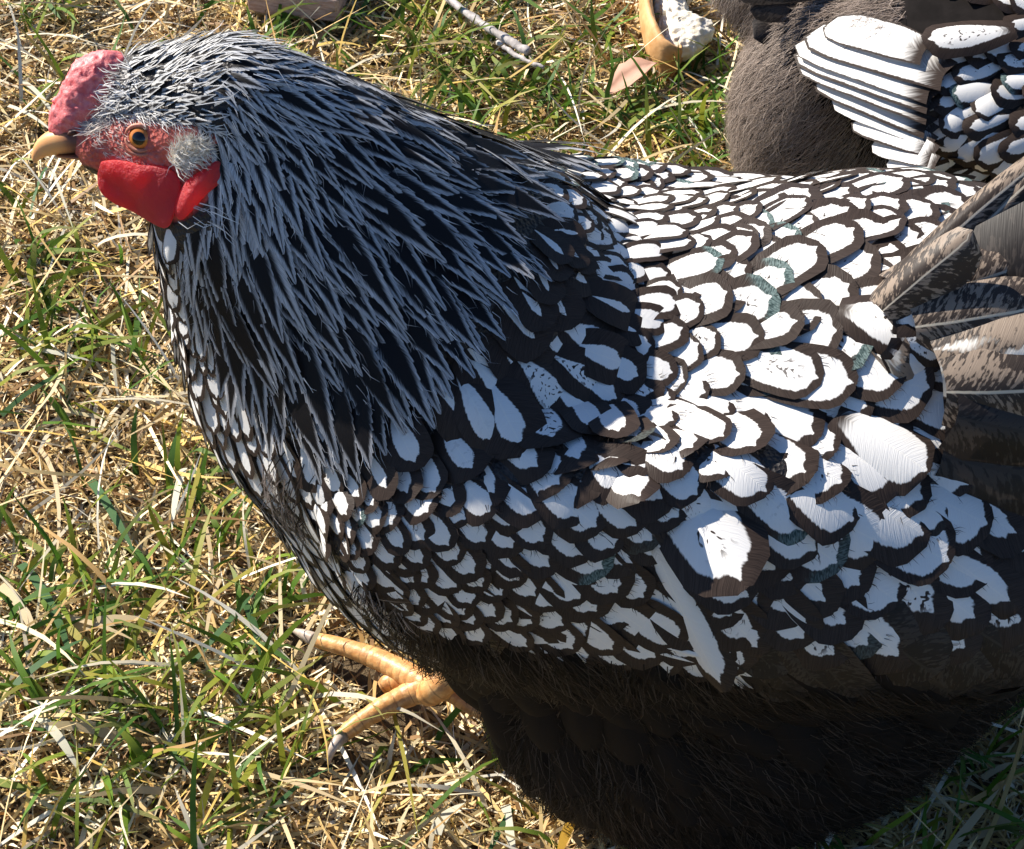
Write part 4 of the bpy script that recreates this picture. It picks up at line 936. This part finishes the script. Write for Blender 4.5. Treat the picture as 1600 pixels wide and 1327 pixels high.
def stick(name, label, pts, r0, r1, z=.016):
    P = catmull([at_z(x, y, z) for x, y in pts], 30); r = np.linspace(r0, r1, 30)*(1+.10*np.sin(np.arange(30)*1.7)); v, f = tube(P, r, 10)
    v = v+(.0008*(vnoise(v, 300., 6)-.5))[:, None]; tag(link(name, mesh(name, v, f, [M['twig']])), label, 'stick')
stick('twig', 'thick pale grey twig slanting through the green grass above the hens back', [(670, -30), (710, 6), (760, 42), (800, 66), (826, 82)], .0024, .0028)
stick('twig', 'thin pale grey twig lying just below the thicker one', [(778, 66), (800, 82), (828, 98), (850, 106)], .0018, .0013, .013)
M['board'] = mat_plain('weathered_wood', (.40, .25, .20), (.58, .42, .36), 60., .8, .0008, stretch=(1, 12, 12))
e0, e1 = at_z(384, -12, .022), at_z(527, 3, .022); dv = unit((e1-e0)*[1, 1, 0]); nv = np.array([-dv[1], dv[0], 0]); 
pv = [e0, e1, e1+nv*.09, e0+nv*.09]; pv = [p*[1, 1, 0]+[0, 0, z] for z in (.006, .023) for p in pv]
o = link('plank', mesh('plank', pv, [(3, 2, 1, 0), (4, 5, 6, 7), (0, 1, 5, 4), (1, 2, 6, 5), (2, 3, 7, 6), (3, 0, 4, 7)], [M['board']], smooth=False)); tag(o, 'weathered pinkish wooden plank lying at the top edge beyond the head', 'plank')
bv_ = o.modifiers.new('bevel', 'BEVEL'); bv_.width = .002; bv_.segments = 2
def leaf(label, px, py, Lf, Wf, ang, cols, z=.018, tilt=.2):
    c = at_z(px, py, z); nr, nc = 9, 5; V = []
    for i in range(nr):
        u = i/(nr-1); w = math.sin(min(u*1.06, 1)*math.pi)**.8*(1+.1*math.sin(i*2.6))
        for k in range(nc):
            s = (k-2)/2; V.append([(u-.5)*Lf, s*w*Wf*.5, .006*abs(s)**1.5*w+.005*math.sin(u*3+px)-.003+tilt*(u-.5)*Lf])
    V = np.array(V); R = np.array([[math.cos(ang), -math.sin(ang), 0], [math.sin(ang), math.cos(ang), 0], [0, 0, 1]]); V = V @ R.T+c
    Fl = [(i*nc+k, i*nc+k+1, (i+1)*nc+k+1, (i+1)*nc+k) for i in range(nr-1) for k in range(nc-1)]
    t = NT('dead_leaf'); m = t.bsdf(t.mix(t.noise(t.obj(), 150., 4.), *cols), rough=.6, spec=.3, transl=.15)
    o = link('dead_leaf', mesh('dead_leaf', V, Fl, [m])); s = o.modifiers.new('thick', 'SOLIDIFY'); s.thickness = .0004; tag(o, label, 'leaf')
leaf('dry pinkish tan leaf on the grass below the bread', 985, 118, .034, .022, .3, ((.40, .20, .13), (.58, .34, .24)))
